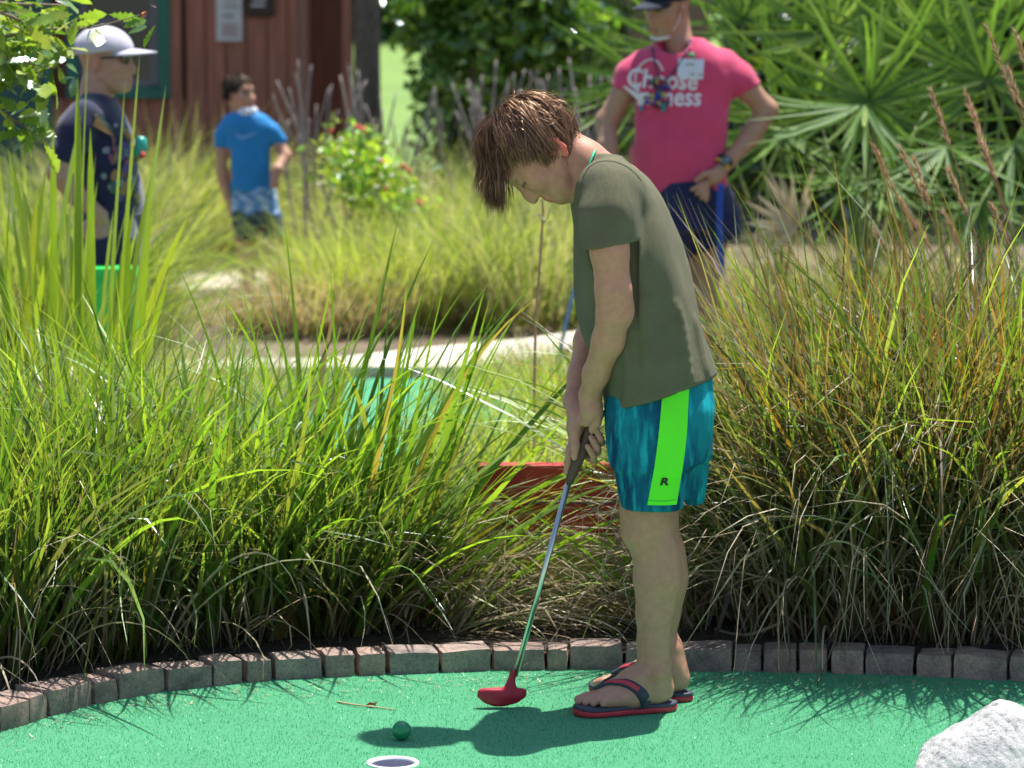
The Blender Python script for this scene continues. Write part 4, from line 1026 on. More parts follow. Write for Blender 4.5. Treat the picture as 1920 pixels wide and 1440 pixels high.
# shorts
lo = np.array((q(1190, 400)[0], YP - .25, q(1300, 520)[2])); hi = np.array((q(1440, 400)[0], YP + .27, q(1300, 330)[2])); S = SDF(lo, hi, .0068); Zp = lambda p: q(1300, p)[2]; Xp = lambda p: q(p, 420)[0]
S.loft([Zp(340), Zp(380), Zp(430)], [Xp(1202), Xp(1200), Xp(1200)], [Xp(1360), Xp(1378), Xp(1386)], [YP + .01] * 3, [.14, .15, .15], 2.4, .01)
S.loft([Zp(400), Zp(440), Zp(495)], [Xp(1202), Xp(1206), Xp(1210)], [Xp(1300), Xp(1298), Xp(1300)], [YP] * 3, [.13, .125, .12], 2.3, .03)
S.loft([Zp(400), Zp(430), Zp(500)], [Xp(1296), Xp(1296), Xp(1296)], [Xp(1384), Xp(1392), Xp(1396)], [YP + .02] * 3, [.13, .125, .12], 2.3, .03)
S.wrinkle(.005, [(22, 9, 5), (12, 20, -9)], 2); S.cut(q(1300, 478), nrm(V3(.45, 0, -1)), .004, lo=S.o, hi=hi)
V, F = S.mesh(2); mk('shorts', V, F, cloth('navy_cloth', (.018, .024, .075), .12, 600, .8, .25, .2), man)
# face mask under the chin, cap, badge, lanyards, watch
S = SDF(np.array(mc) - .16, np.array(mc) + .16, .005)
S.ell(MP(.050, -.105), MSC * V3(.050, .022, .050), (nrm(mf), nrm(mu), np.cross(nrm(mu), nrm(mf))), .01); S.cut(MP(.05, -.092), nrm(mu + nrm(mf) * .35), .004)
V, F = S.mesh(1); mk('face_mask', V, F, cloth('mask_white', (.68, .74, .74), .04, 600, .8, .1, .1), man)
V, F = tube(smoothpath([MP(.045, -.085, .062), MP(.02, -.05, .073), MP(-.005, .012, .082)], 10), .002, 5); mk('mask_loop', V, F, m_ltr, man)
def cap(parent, P, f, u, s, mat, mat2, bill=.085, tilt=0.0, nm='cap'):
    f, u = nrm(f), nrm(u); l = np.cross(u, f); c0 = P(-.006, .040); S = SDF(np.array(c0) - .24, np.array(c0) + .24, .006)
    S.ell(P(-.008, .036), s * V3(.107, .084, .088), (f, u, l), .01); S.cut(P(0, .028), nrm(-u + f * .10), .005)
    S.cone(P(-.008, .121), P(-.008, .124), .006, .006, .003)
    V, F = S.mesh(2); c = mk(nm, V, F, mat, parent)
    n = 18; t = np.linspace(-1.05, 1.05, n); rows = []
    for k in range(6):
        e = k / 5; rows.append([P(-.008 + (.100 + bill * e * math.cos(a * .8) ** .7) * math.cos(a), .036 - .012 * e - .018 * (math.sin(a)) ** 2 * (1 - .3 * e) + .006, .086 * math.sin(a) * (1 - .08 * e)) for a in t])
    top = np.array(rows).reshape(-1, 3); bot = top - nrm(u) * .006; V = np.vstack([top, bot]); o = len(top); F = []
    for k in range(5):
        for j in range(n - 1):
            a = k * n + j; F += [(a, a + 1, a + n + 1, a + n), (o + a + n, o + a + n + 1, o + a + 1, o + a)]
    for j in range(n - 1): a = 5 * n + j; F.append((a, a + 1, o + a + 1, o + a))
    mk('bill', V, np.array(F), mat2, c); return c
m_navycap = cloth('navy_cap', (.012, .015, .035), .1, 600, .8, .1, .2); cap(man, MP, mf, mu, MSC, m_navycap, m_navycap)
V, F = patch(MV, MF, [q(1274, 111, -.2), q(1272, 147, -.2)], [q(1323, 113, -.2), q(1320, 150, -.2)], 6, 6, .006); bd = mk('name_badge', V, F, simple('badge_white', (.62, .66, .78), .4, .03, 20), man, label='white name badge with grey print')
for (x_, y_, wd) in ((1288, 120, .035), (1297, 138, .016), (1311, 139, .016)):
    T = np.array([q(x_, y_, -.2), q(x_, y_ + 4, -.2)]); P_ = drape(MV, MF, [q(x_, y_, -.2), q(x_, y_, -.2) + V3(wd, 0, 0), q(x_, y_ + 4, -.2) + V3(wd, 0, 0), q(x_, y_ + 4, -.2)], .0075); mk('badge_print', P_, np.array([(0, 1, 2, 3)]), m_ink, bd, smooth=False)
V, F = tube(drape(MV, MF, [q(1293, 106, -.2), q(1300, 104, -.2), q(1303, 110, -.2)], .01), .007, 6); mk('badge_clip', V, F, simple('clip_green', (.01, .35, .16), .5, .05, 20), bd)
for xs_ in ([(1226, 92), (1232, 125), (1240, 158)], [(1300, 70), (1288, 100), (1266, 135), (1244, 158)]):
    V, F = tube(drape(MV, MF, smoothpath([q(a, c, -.2) for a, c in xs_], 14), .004), .004, 6); mk('lanyard', V, F, simple('lanyard_dark', (.06, .045, .10), .7, .2, 60), man)
r_ = np.random.default_rng(4); cols = [(.02, .03, .3), (.5, .42, .02), (.02, .2, .08), (.35, .02, .03), (.1, .02, .2), (.02, .25, .35), (.02, .02, .03)]; Vs = []; beads = []
for k in range(44):
    big = k < 16; t = r_.random(); px, py_ = (1238 + r_.normal(0, 7), 152 + t * 16) if k < 16 else (1233 + r_.normal(0, 10), 172 + t * 34)
    c = drape(MV, MF, [q(px, py_, -.2)], .012)[0]; a = np.array([(0, 0, 1), (1, 0, 0), (0, 1, 0), (-1, 0, 0), (0, -1, 0), (0, 0, -1)], float) * r_.uniform(.009, .016) + c
    beads.append((a, np.array([(0, 1, 2), (0, 2, 3), (0, 3, 4), (0, 4, 1), (5, 2, 1), (5, 3, 2), (5, 4, 3), (5, 1, 4)]), np.tile(cols[r_.integers(7)], (6, 1))))
V, F, C = join(beads); m, nt, b = new_mat('bead_paint'); a = N(nt, 'ShaderNodeVertexColor', layer_name='Col'); nt.links.new(a.outputs[0], b.inputs['Base Color']); b.inputs['Roughness'].default_value = .35; BEAD = m
mk('bead_charms', V, F, BEAD, man, col=C)
wc = q(1359, 303, -.085); wd = nrm(q(1366, 303, -.08) - q(1408, 255, 0)); o1 = nrm(np.cross(wd, V3(0, 1, 0))); o2 = np.cross(wd, o1)
def band(c, r, h, mat, nm, parent):
    V = np.array([c + wd * e + (o1 * math.cos(t) + o2 * math.sin(t)) * rr for e, rr in ((-h, r), (-h * .6, r + .003), (h * .6, r + .003), (h, r)) for t in np.arange(20) * math.pi / 10]); F = np.array([(i * 20 + j, i * 20 + (j + 1) % 20, (i + 1) * 20 + (j + 1) % 20, (i + 1) * 20 + j) for i in range(3) for j in range(20)])
    return mk(nm, V, F, mat, parent)
wt = band(wc, .034, .011, simple('black_strap', (.012, .012, .014), .5, .1, 40), 'watch', man); band(wc + wd * .022, .032, .006, simple('yellow_band', (.62, .48, .02), .5, .1, 40), 'wristband', man)
V, F = tube([wc + V3(0, -.034, .004), wc + V3(0, -.045, .006)], [.019, .017], 18); mk('watch_face', V, F, simple('watch_glass', (.10, .14, .18), .15, .05, 20), wt)
P = smoothpath([q(1352, 345, -.155), q(1349, 400, -.16), q(1351, 460, -.165), q(1353, 518, -.165)], 16); V = np.vstack([P - V3(.014, 0, 0), P + V3(.014, 0, 0), P - V3(.014, -.004, 0), P + V3(.014, .004, 0)])
F = [(i, i + 16, i + 17, i + 1) for i in range(15)] + [(i + 32, i + 33, i + 49, i + 48) for i in range(15)]; mk('blue_strap', V, np.array(F), simple('strap_blue', (.012, .06, .34), .6, .2, 50), man)
# the adult's putter, its blue shaft just seen past the player's shirt
pk = empty('putter', q(1058, 640, -.2), 'thin blue putter shaft standing behind the player, in shade of the grass', 'golf club')
g0_ = q(1148, 352, -.15); V, F = tube([g0_, q(1076, 545, -.2), q(1058, 622, -.22), q(1044, 690, -.24)], [.011, .0075, .007, .007], 8); mk('shaft', V, F, simple('blue_shaft', (.16, .30, .52), .35, .05, 40, metal=.3), pk)
V, F = box(q(1040, 697, -.24), (.10, .03, .025), .008); mk('head', V, F, simple('blue_head', (.02, .06, .3), .5, .1, 30), pk)

# ------------------------------------------------ child in the blue shirt
YK = 18.3; q = lambda px, py, dy=0.0: W(px, py, YK + dy)
kid = empty('person', G(485, 548), 'small child in bright blue t-shirt with white mask under the chin by the cabin', 'person')
lo = np.array((q(385, 300)[0], YK - .25, 0.0)); hi = np.array((q(560, 300)[0], YK + .25, q(450, 115)[2])); S = SDF(lo, hi, .0075); KS = (.50, .28, .19)
kc = q(449, 177); kf = V3(.78, -.60, .05); ku = V3(-.05, 0, 1); ku = nrm(ku - nrm(kf) * (ku @ nrm(kf))); KSC = .90; KP = head(S, kc, kf, ku, KSC)
S.chain([KP(-.02, -.05), q(452, 218), q(456, 232)], [.042, .045, .05], .02); S.chain([q(460, 250), q(470, 330), q(478, 380)], [.08, .085, .085], .04, sq=((1, 0, 0), 1.2))
S.chain([q(434, 246), q(416, 285), q(416, 325), q(422, 352), q(430, 378)], [.026, .033, .030, .028, .023], .015); S.ell(q(434, 390), (.024, .018, .034), None, .014)
for i in range(4): S.chain([q(430 + i * 2.5, 394, -.012 + .006 * i), q(433 + i * 2.5, 408, -.012 + .006 * i)], [.008, .0065], .003)
S.chain([q(490, 244), q(520, 264), q(536, 292, -.03), q(520, 318, -.1), q(515, 332, -.11)], [.026, .033, .031, .029, .023], .015); S.ell(q(516, 340, -.115), (.026, .022, .03), None, .012)
for i in range(4): S.chain([q(508 + i * 4, 344, -.13), q(509 + i * 4, 352, -.125)], [.0085, .007], .003)
S.chain([q(458, 420), q(462, 470), q(466, 500), q(466, 540)], [.07, .052, .045, .034], .015); S.chain([q(505, 420), q(512, 465), q(516, 498), q(514, 540)], [.07, .052, .045, .034], .015)
for x_ in (466, 514): g_ = q(x_, 545); S.chain([V3(g_[0], g_[1], .05), V3(g_[0] + .02, g_[1] - .12, .035)], [.036, .028], .015)
V, F = S.mesh(2); mk('body', V, F, SKIN, kid, col=head_paint(V, kc, kf, ku, KSC, KS))
lo = np.array((q(385, 300)[0], YK - .25, q(470, 400)[2])); hi = np.array((q(560, 300)[0], YK + .25, q(450, 195)[2])); S = SDF(lo, hi, .007); py = [205, 215, 235, 270, 310, 350, 385]
S.loft([q(470, p)[2] for p in py], [q(p, 300)[0] for p in (445, 428, 418, 422, 428, 432, 434)], [q(p, 300)[0] for p in (478, 498, 508, 506, 506, 508, 510)], [YK] * 7, [.05, .08, .095, .10, .105, .11, .11], 2.4, .01)
S.chain([q(430, 232), q(418, 255), q(415, 282)], [.042, .045, .045], .03); S.chain([q(494, 230), q(510, 246), q(524, 262)], [.042, .045, .043], .03); S.wrinkle(.004, [(20, 9, 16), (11, 20, 30)], 5)
S.cut(q(470, 360, -.1), (0, 0, -1), .004, lo=S.o, hi=(hi[0], hi[1], q(470, 330)[2])); slcut(q(412, 276), V3(-.1, 0, -1), (lo[0], YK - .3, q(410, 330)[2]), (q(424, 300)[0], YK + .3, q(410, 262)[2])); S.cone(q(452, 212), q(450, 180), .05, .06, .005, 's')
V, F = S.mesh(2); ks = mk('t_shirt', V, F, cloth('blue_jersey', (.025, .23, .55), .08, 600, .6, .2, .05), kid)
sw = [(438, 246), (440, 258), (447, 264), (458, 262), (475, 254), (495, 243), (473, 249), (459, 254), (449, 256), (444, 252)]
T = drape(V, F, [q(a, c, -.2) for a, c in sw], .003); mk('chest_mark', T, np.array([(0, 1, 9), (1, 2, 9), (2, 8, 9), (2, 3, 8), (3, 7, 8), (3, 4, 7), (4, 6, 7), (4, 5, 6)]), cloth('pale_blue_print', (.12, .33, .66), .05, 600, .7, .05, .05), ks, smooth=False)
lo = np.array((q(410, 400)[0], YK - .25, q(470, 470)[2])); hi = np.array((q(550, 400)[0], YK + .25, q(470, 345)[2])); S = SDF(lo, hi, .007); Zk = lambda p: q(470, p)[2]; Xk = lambda p: q(p, 400)[0]
S.loft([Zk(350), Zk(400), Zk(420)], [Xk(434), Xk(434), Xk(436)], [Xk(516), Xk(524), Xk(528)], [YK] * 3, [.105, .115, .115], 2.4, .01); S.loft([Zk(400), Zk(460)], [Xk(437), Xk(441)], [Xk(486), Xk(484)], [YK] * 2, [.10, .095], 2.3, .02); S.loft([Zk(400), Zk(460)], [Xk(488), Xk(492)], [Xk(528), Xk(535)], [YK] * 2, [.10, .095], 2.3, .02)
S.cut(q(470, 448), (0, 0, -1), .004, lo=S.o, hi=hi); S.wrinkle(.004, [(30, 12, 7), (16, 24, -8)], 3)
V, F = S.mesh(2); zc = q(470, 398, -.1)[2]; upper = (V[:, 2] > zc + .012 * np.sin(V[:, 0] * 50))[:, None]; tie = rng.random((len(V), 1)) * 0 + (np.sin(V[:, [0]] * 70 + 3 * np.sin(V[:, [2]] * 50)) * np.sin(V[:, [2]] * 60 + 2) > .1)
C = np.where(upper, np.where(tie, (.36, .52, .72), (.10, .26, .50)), np.where(tie, (.02, .05, .12), (.012, .028, .075))); mk('shorts', V, F, cloth('tie_dye', (1, 1, 1), .05, 500, .75, .1, .1, attr=True), kid, col=C)
S = SDF(np.array(kc) - .15, np.array(kc) + .15, .006); S.ell(KP(.055, -.105), KSC * V3(.062, .044, .066), (nrm(kf), nrm(ku), np.cross(nrm(ku), nrm(kf))), .01); S.cut(KP(.05, -.080), nrm(ku), .004)
V, F = S.mesh(1); mk('face_mask', V, F, cloth('child_mask', (.66, .70, .80), .04, 600, .8, .1, .1), kid)
kcen = KP(-.008, .028); ka = (nrm(kf), nrm(ku), np.cross(nrm(ku), nrm(kf)))
V, F, C = hair_strands(KP, kcen + KSC * (ka[0] * -.04 + ka[1] * .085), lambda q_: not ((q_[0] > .045 and q_[1] < .04) or q_[1] < -.035 or (q_[0] > .0 and q_[1] < .005)), kcen, KSC * V3(.098, .090, .079), ka, 200, 14, lambda q_: .04, .006, [(.016, .011, .010), (.025, .017, .015)], grav=.08, stiff=.9, spread=.005, lift=.003, seed=8)
kh = mk('hair', V, F, hair_mat('black_hair', .5, .05, .05), kid, col=C)
S = SDF(np.array(kcen) - .13, np.array(kcen) + .13, .006); S.ell(kcen, KSC * V3(.101, .093, .081), ka, .01); S.cut(KP(.06, .05), nrm(ka[0] - ka[1] * .6), .01); S.cut(KP(-.01, -.01), nrm(-ka[1] + ka[0] * .6), .01); V, F = S.mesh(1); mk('scalp_hair', V, F, simple('black_scalp', (.02, .014, .012), .6, .2, 40), kh)

# ------------------------------------------------ person in the pale cap on the left
YT = 12.7; q = lambda px, py, dy=0.0: W(px, py, YT + dy)
teen = empty('person', G(205, 800), 'person in pale grey cap, sunglasses and navy t-shirt behind the tall reeds', 'person')
lo = np.array((q(60, 300)[0], YT - .28, 0.0)); hi = np.array((q(300, 300)[0], YT + .28, q(200, 20)[2])); S = SDF(lo, hi, .0072); TS = (.42, .255, .185)
tc_ = q(199, 112); tf = V3(.96, -.22, .0); tu = V3(-.03, -.02, 1); tu = nrm(tu - nrm(tf) * (tu @ nrm(tf))); TSC = 1.04; TP = head(S, tc_, tf, tu, TSC)
S.chain([TP(-.03, -.05), q(182, 165), q(178, 195)], [.055, .058, .065], .02); S.chain([q(185, 230), q(198, 320), q(210, 400)], [.08, .085, .085], .05, sq=((0, 1, 0), 1.5))
S.chain([q(155, 216, -.13), q(126, 272, -.18), q(110, 325, -.19), q(142, 365, -.19), q(170, 388, -.18)], [.050, .047, .042, .038, .029], .02)
hand_simple(S, q(170, 388, -.18), q(184, 400, -.18), [(q(188, 394 + 6 * i, -.185), q(201, 399 + 6 * i, -.18)) for i in range(4)], .0095)
S.chain([q(175, 215, .15), q(200, 270, .2), q(228, 300, .12), q(252, 288, -.02)], [.055, .048, .042, .030], .02); S.ell(q(258, 284, -.04), (.03, .03, .035), None, .012)
for i in range(4): S.chain([q(258, 276 + 5 * i, -.05), q(268, 276 + 5 * i, -.065), q(264, 277 + 5 * i, -.085)], [.010, .0095, .008], .003)
S.chain([q(200, 440, -.09), q(204, 560, -.09), q(204, 680, -.09), q(200, 775, -.09)], [.10, .072, .06, .042], .02); S.chain([q(212, 440, .09), q(218, 560, .09), q(216, 680, .09), q(212, 775, .09)], [.10, .072, .06, .042], .02)
for x_, dy in ((200, -.09), (212, .09)): g_ = q(x_, 780, dy); S.chain([V3(g_[0] - .03, g_[1], .05), V3(g_[0] + .13, g_[1], .035)], [.045, .033], .02)
V, F = S.mesh(2); mk('body', V, F, SKIN, teen, col=head_paint(V, tc_, tf, tu, TSC, TS))
lo = np.array((q(60, 300)[0], YT - .30, q(200, 440)[2])); hi = np.array((q(300, 300)[0], YT + .30, q(200, 150)[2])); S = SDF(lo, hi, .007); py = [168, 180, 205, 250, 300, 350, 430]
S.loft([q(190, p)[2] for p in py], [q(p, 300)[0] for p in (160, 148, 136, 134, 142, 152, 158)], [q(p, 300)[0] for p in (205, 216, 232, 248, 258, 266, 268)], [YT] * 7, [.06, .11, .145, .165, .17, .17, .17], 2.3, .01)
S.chain([q(162, 216, -.13), q(142, 248, -.16), q(122, 285, -.18)], [.062, .064, .062], .03); S.chain([q(178, 215, .13), q(196, 250, .17), q(212, 280, .17)], [.062, .062, .060], .03)
S.wrinkle(.005, [(16, 9, 18), (22, 12, -9), (9, 16, 30)], 6); S.cut(q(200, 412, -.1), (0, 0, -1), .004, lo=S.o, hi=(hi[0], hi[1], q(200, 360)[2])); S.cone(q(184, 178), q(190, 130), .062, .075, .005, 's')
slcut(q(112, 290), V3(-.5, 0, -1), (lo[0], YT - .3, q(110, 360)[2]), (q(135, 300)[0], YT - .05, q(110, 262)[2]))
V, F = S.mesh(2); ts = mk('t_shirt', V, F, cloth('dark_navy_cotton', (.016, .018, .055), .12, 600, .85, .2, .35), teen)
r_ = np.random.default_rng(11); blobs = []
for k in range(46):
    px, py_ = r_.normal(222, 20), r_.normal(268, 44) if k < 30 else r_.normal(345, 22)
    if not (180 < px < 262 and 200 < py_ < 395): continue
    n_ = 7; t = np.arange(n_) * 2 * math.pi / n_; rr = r_.uniform(.006, .022) * r_.uniform(.6, 1.3, n_); c = q(px, py_, -.3)
    P_ = drape(V, F, [c] + [c + V3(math.cos(a) * r, 0, math.sin(a) * r * 1.3) for a, r in zip(t, rr)], .003 + k * .0001)
    colr = [(.26, .15, .06), (.20, .05, .12), (.09, .05, .18), (.24, .19, .07), (.18, .21, .24), (.05, .10, .10), (.16, .09, .07)][r_.integers(7)]
    blobs.append((P_, np.array([(0, j + 1, (j + 1) % n_ + 1) for j in range(n_)]), np.tile(colr, (n_ + 1, 1))))
Vb, Fb, Cb = join(blobs); m, nt, b = new_mat('shirt_print'); a = N(nt, 'ShaderNodeVertexColor', layer_name='Col'); nt.links.new(a.outputs[0], b.inputs['Base Color']); b.inputs['Roughness'].default_value = .8; mk('printed_design', Vb, Fb, m, ts, col=Cb, smooth=False, label='faded multicoloured print on the shirt front')
lo = np.array((q(110, 450)[0], YT - .28, q(200, 530)[2])); hi = np.array((q(300, 450)[0], YT + .28, q(200, 385)[2])); S = SDF(lo, hi, .0075); Zt = lambda p: q(200, p)[2]; Xt = lambda p: q(p, 450)[0]
S.loft([Zt(395), Zt(440), Zt(470)], [Xt(156), Xt(152), Xt(152)], [Xt(262), Xt(266), Xt(268)], [YT] * 3, [.17, .18, .18], 2.4, .01)
for dy in (-.1, .1): S.loft([Zt(440), Zt(510)], [Xt(152), Xt(156)], [Xt(268), Xt(272)], [YT + dy] * 2, [.105, .10], 2.3, .02)
S.cut(q(200, 500), (0, 0, -1), .004, lo=S.o, hi=hi); S.wrinkle(.005, [(20, 12, 5), (12, 20, -8)], 4); V, F = S.mesh(2); mk('shorts', V, F, cloth('navy_shorts', (.014, .017, .06), .12, 600, .8, .2, .3), teen)
m_cap = cloth('grey_cap', (.50, .49, .56), .06, 500, .85, .15, .15); cp = cap(teen, TP, nrm(nrm(tf) + nrm(tu) * .04), tu, TSC * 1.03, m_cap, m_cap, .10)
V, F = tube(smoothpath([TP(-.004, .008, -.078), TP(.05, .012, -.078), TP(.082, .012, -.064)], 10), .0035, 6); sgl = mk('sunglasses', V, F, simple('black_frame', (.01, .01, .012), .3, .1, 30), teen)
for e in (-1, 1):
    c = TP(.092, .004, .034 * e); l3 = np.cross(nrm(tu), nrm(tf)); V = np.array([c + l3 * (.028 * math.cos(t)) + nrm(tu) * (.019 * math.sin(t)) - nrm(tf) * (.010 * abs(math.cos(t)) if math.cos(t) * e > 0 else 0) for t in np.arange(16) * math.pi / 8] + [c + nrm(tf) * .004]); mk('lens', V, np.array([(j, (j + 1) % 16, 16) for j in range(16)]), m_glass, sgl)
# thing held in the hand, and the bright green bin
V, F = tube([q(262, 292, -.09), q(264, 276, -.09), q(265, 262, -.09), q(266, 256, -.09)], [.024, .025, .022, .012], 12); bt = mk('drink_bottle', V, F, simple('bottle_green', (.03, .35, .26), .3, .1, 30), None, label='small green and red bottle held by the person in the cap', cat='bottle')
V, F = tube([q(264, 289, -.118), q(272, 293, -.115)], [.012, .009], 8); mk('red_tag', V, F, simple('tag_red', (.6, .04, .03), .5, .05, 20), bt)
gb = empty('green_bin', G(206, 770), 'bright green tapered bin standing behind the reeds under the capped person', 'bin')
c0 = W(207, 503, 12.35); c1 = W(203, 650, 12.35)
def frus(z0, z1, w0, w1, d0, d1, c0x, c1x, Y, nm, mat, par):
    V = np.array([(c0x + sx * w0 / 2, Y + sy * d0 / 2, z0) for sx, sy in ((-1, -1), (1, -1), (1, 1), (-1, 1))] + [(c1x + sx * w1 / 2, Y + sy * d1 / 2, z1) for sx, sy in ((-1, -1), (1, -1), (1, 1), (-1, 1))]); F = np.array([(0, 1, 5, 4), (1, 2, 6, 5), (2, 3, 7, 6), (3, 0, 4, 7), (4, 5, 6, 7), (3, 2, 1, 0)]); return mk(nm, V, F, mat, par, smooth=False)
m_gb = simple('bin_green', (.03, .60, .10), .4, .06, 12); frus(0, c0[2] - .03, .22, .155, .2, .15, c1[0], c0[0] + .005, 12.4, 'body', m_gb, gb); frus(c0[2] - .03, c0[2], .17, .165, .165, .16, c0[0] + .005, c0[0] + .005, 12.4, 'lid', m_gb, gb)
# ================================================================== PLANTS
def blades(base, az, lean, bend, L, wd, col0, col1, S=6, twist=None, kink=0.0, zmin=.02, r_=rng, sharp=.75):
    n = len(base); s = np.linspace(0, 1, S + 1)[None, :]
    phi = lean[:, None] + bend[:, None] * s ** 1.5
    if kink > 0:
        kk = (r_.random(n) < kink) * r_.uniform(.6, 1.9, n); ks = r_.uniform(.3, .85, n); phi = phi + kk[:, None] * np.clip((s - ks[:, None]) * 8, 0, 1)
    ds = (L / S)[:, None]; mid = (phi[:, 1:] + phi[:, :-1]) / 2
    hor = np.concatenate([np.zeros((n, 1)), np.cumsum(np.sin(mid) * ds, 1)], 1); ver = np.concatenate([np.zeros((n, 1)), np.cumsum(np.cos(mid) * ds, 1)], 1)
    azw = az[:, None] + r_.normal(0, .25, n)[:, None] * s ** 2
    P = np.stack([base[:, 0, None] + hor * np.cos(azw), base[:, 1, None] + hor * np.sin(azw), np.maximum(base[:, 2, None] + ver, zmin)], 2)
    T = np.gradient(P, axis=1); T /= np.linalg.norm(T, axis=2, keepdims=True) + 1e-9
    pr = np.stack([-np.sin(az), np.cos(az), np.zeros(n)], 1)[:, None, :] * np.ones((1, S + 1, 1))
    tw = (r_.uniform(-.9, .9, n) if twist is None else twist)[:, None, None] + r_.normal(0, .5, n)[:, None, None] * s[:, :, None]
    B = pr * np.cos(tw) + np.cross(T, pr) * np.sin(tw)
    prof = np.minimum(1, .55 + 2.2 * s) * np.maximum(1 - s, .0) ** sharp + .02
    h = (wd[:, None] * .5 * prof)[:, :, None]
    V = np.stack([P - B * h, P + B * h], 2).reshape(-1, 3)
    i = (np.arange(n)[:, None] * (S + 1) + np.arange(S)[None, :]).ravel() * 2
    F = np.stack([i, i + 1, i + 3, i + 2], 1)
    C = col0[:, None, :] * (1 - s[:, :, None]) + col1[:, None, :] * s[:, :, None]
    return V, F, np.repeat(C, 2, 1).reshape(-1, 3)
LEAF = foliage('grass_leaf', trans=.55, rough=.42, gloss=.10, tint=(1.1, 1.1, .45))
DRY = foliage('dry_leaf', trans=.25, rough=.6, gloss=.02, tint=(1.0, .95, .8))
GREENS = np.array([(.12, .22, .035), (.16, .28, .04), (.22, .34, .05), (.08, .16, .03), (.30, .39, .06), (.13, .22, .06), (.20, .22, .07)])
LIMES = np.array([(.36, .50, .07), (.42, .55, .09), (.48, .56, .12), (.30, .43, .06)])
OLIVE = np.array([(.44, .48, .20), (.50, .52, .27), (.36, .42, .14), (.54, .53, .32)])
STRAW = np.array([(.50, .41, .27), (.42, .32, .20), (.60, .52, .39), (.28, .20, .12), (.48, .40, .30)])
BROWN = np.array([(.20, .13, .06), (.26, .17, .08), (.13, .085, .05), (.32, .23, .12)])
RUST = np.array([(.42, .20, .04), (.50, .32, .05), (.36, .14, .04)])
def pick(pal, n, r_=rng, v=.2): return pal[r_.integers(len(pal), size=n)] * r_.uniform(1 - v, 1 + v, (n, 1))
def tuft(c, rad, n, Lr, wr, pal, lean=(.05, .6), bend=(.2, 1.0), bias=None, pal2=None, kink=.08, seg=6, r_=None, zc=.03, sharp=.75, sy=1.0):
    r_ = r_ or rng; t = r_.uniform(0, 2 * math.pi, n); rr = rad * np.sqrt(r_.random(n))
    base = np.column_stack([c[0] + rr * np.cos(t), c[1] + rr * np.sin(t) * sy, np.full(n, zc)])
    az = t + r_.normal(0, .7, n); ln_ = r_.uniform(*lean, n) * (.35 + .65 * rr / rad)
    if bias is not None:
        dx = np.sin(ln_) * np.cos(az) + bias[0]; dy = np.sin(ln_) * np.sin(az) + bias[1]; az = np.arctan2(dy, dx); ln_ = np.minimum(np.hypot(dx, dy), 1.5)
    L = r_.uniform(*Lr, n) * (1 - .2 * r_.random(n) ** 2); bd = r_.uniform(*bend, n); w_ = r_.uniform(*wr, n)
    c0 = pick(pal, n, r_); c1 = (pick(pal2, n, r_) if pal2 is not None else c0 * 1.1)
    return blades(base, az, ln_, bd, L, w_, c0 * .55 + np.array((.045, .032, .018)), c1, seg, None, kink, r_=r_, sharp=sharp)  # blade feet: dead-sheath brown, darkened to stand in for shade inside the clump

# wide single leaves: a few shapes, shared by every leaf that can be told apart
def leaf_proto(name, L, wd, bend, seg=12, mat=LEAF, fold=.18, base=.5, blunt=.8, twist=0.0):
    s = np.linspace(0, 1, seg + 1); phi = bend * s ** 1.6; P = np.zeros((seg + 1, 3)); 
    for i in range(seg): P[i + 1] = P[i] + np.array((math.sin(phi[i]), 0, math.cos(phi[i]))) * L / seg
    w_ = wd * .5 * np.minimum(1, base + 2.5 * s) * np.clip(1 - s, 0, 1) ** blunt + .0004; V = []
    for i in range(seg + 1):
        n = np.array((math.cos(phi[i]), 0, -math.sin(phi[i]))); a = twist * s[i]; sd = np.array((0, 1, 0)) * math.cos(a) + n * math.sin(a)
        V += [P[i] - sd * w_[i] + n * fold * w_[i], P[i], P[i] + sd * w_[i] + n * fold * w_[i]]
    F = [(i * 3 + j, i * 3 + j + 1, (i + 1) * 3 + j + 1, (i + 1) * 3 + j) for i in range(seg) for j in range(2)]
    return mesh(name, np.array(V), np.array(F), mat)
WIDE = foliage('wide_leaf', [(0, (.08, .17, .025)), (.25, (.16, .30, .035)), (.5, (.25, .40, .05)), (.7, (.34, .48, .06)), (.9, (.17, .28, .05)), (.96, (.30, .30, .07)), (1, (.40, .29, .10))], .5, .5, .05, attr=False, tint=(1.1, 1.15, .4))
leafP = [leaf_proto('leaf', 1.0, .021, b_, 10, WIDE, twist=t_) for b_, t_ in ((.25, .4), (.55, -.8), (.9, 1.0), (1.5, .5), (.15, 1.6))]
dryP = [leaf_proto('dry_leaf', 1.0, .014, b_, 12, foliage('wide_dry', [(0, (.30, .22, .13)), (.4, (.44, .36, .24)), (.7, (.50, .44, .33)), (1, (.40, .26, .12))], .25, .6, .02, attr=False, tint=(1, .95, .8)), twist=t_) for b_, t_ in ((1.3, 1.2), (2.0, 2.0), (2.7, -1.5))]
def put_leaf(me, parent, p, az, lean, scale, nm='leaf', wide=1.0, roll=0.0):
    o = link(nm, me, parent); M = Matrix.Rotation(az, 3, 'Z') @ Matrix.Rotation(lean, 3, 'Y') @ Matrix.Rotation(roll, 3, 'Z')
    o.location = Vector(p) - worldloc(parent); o.rotation_euler = M.to_euler(); o.scale = (scale, scale * wide, scale); return o

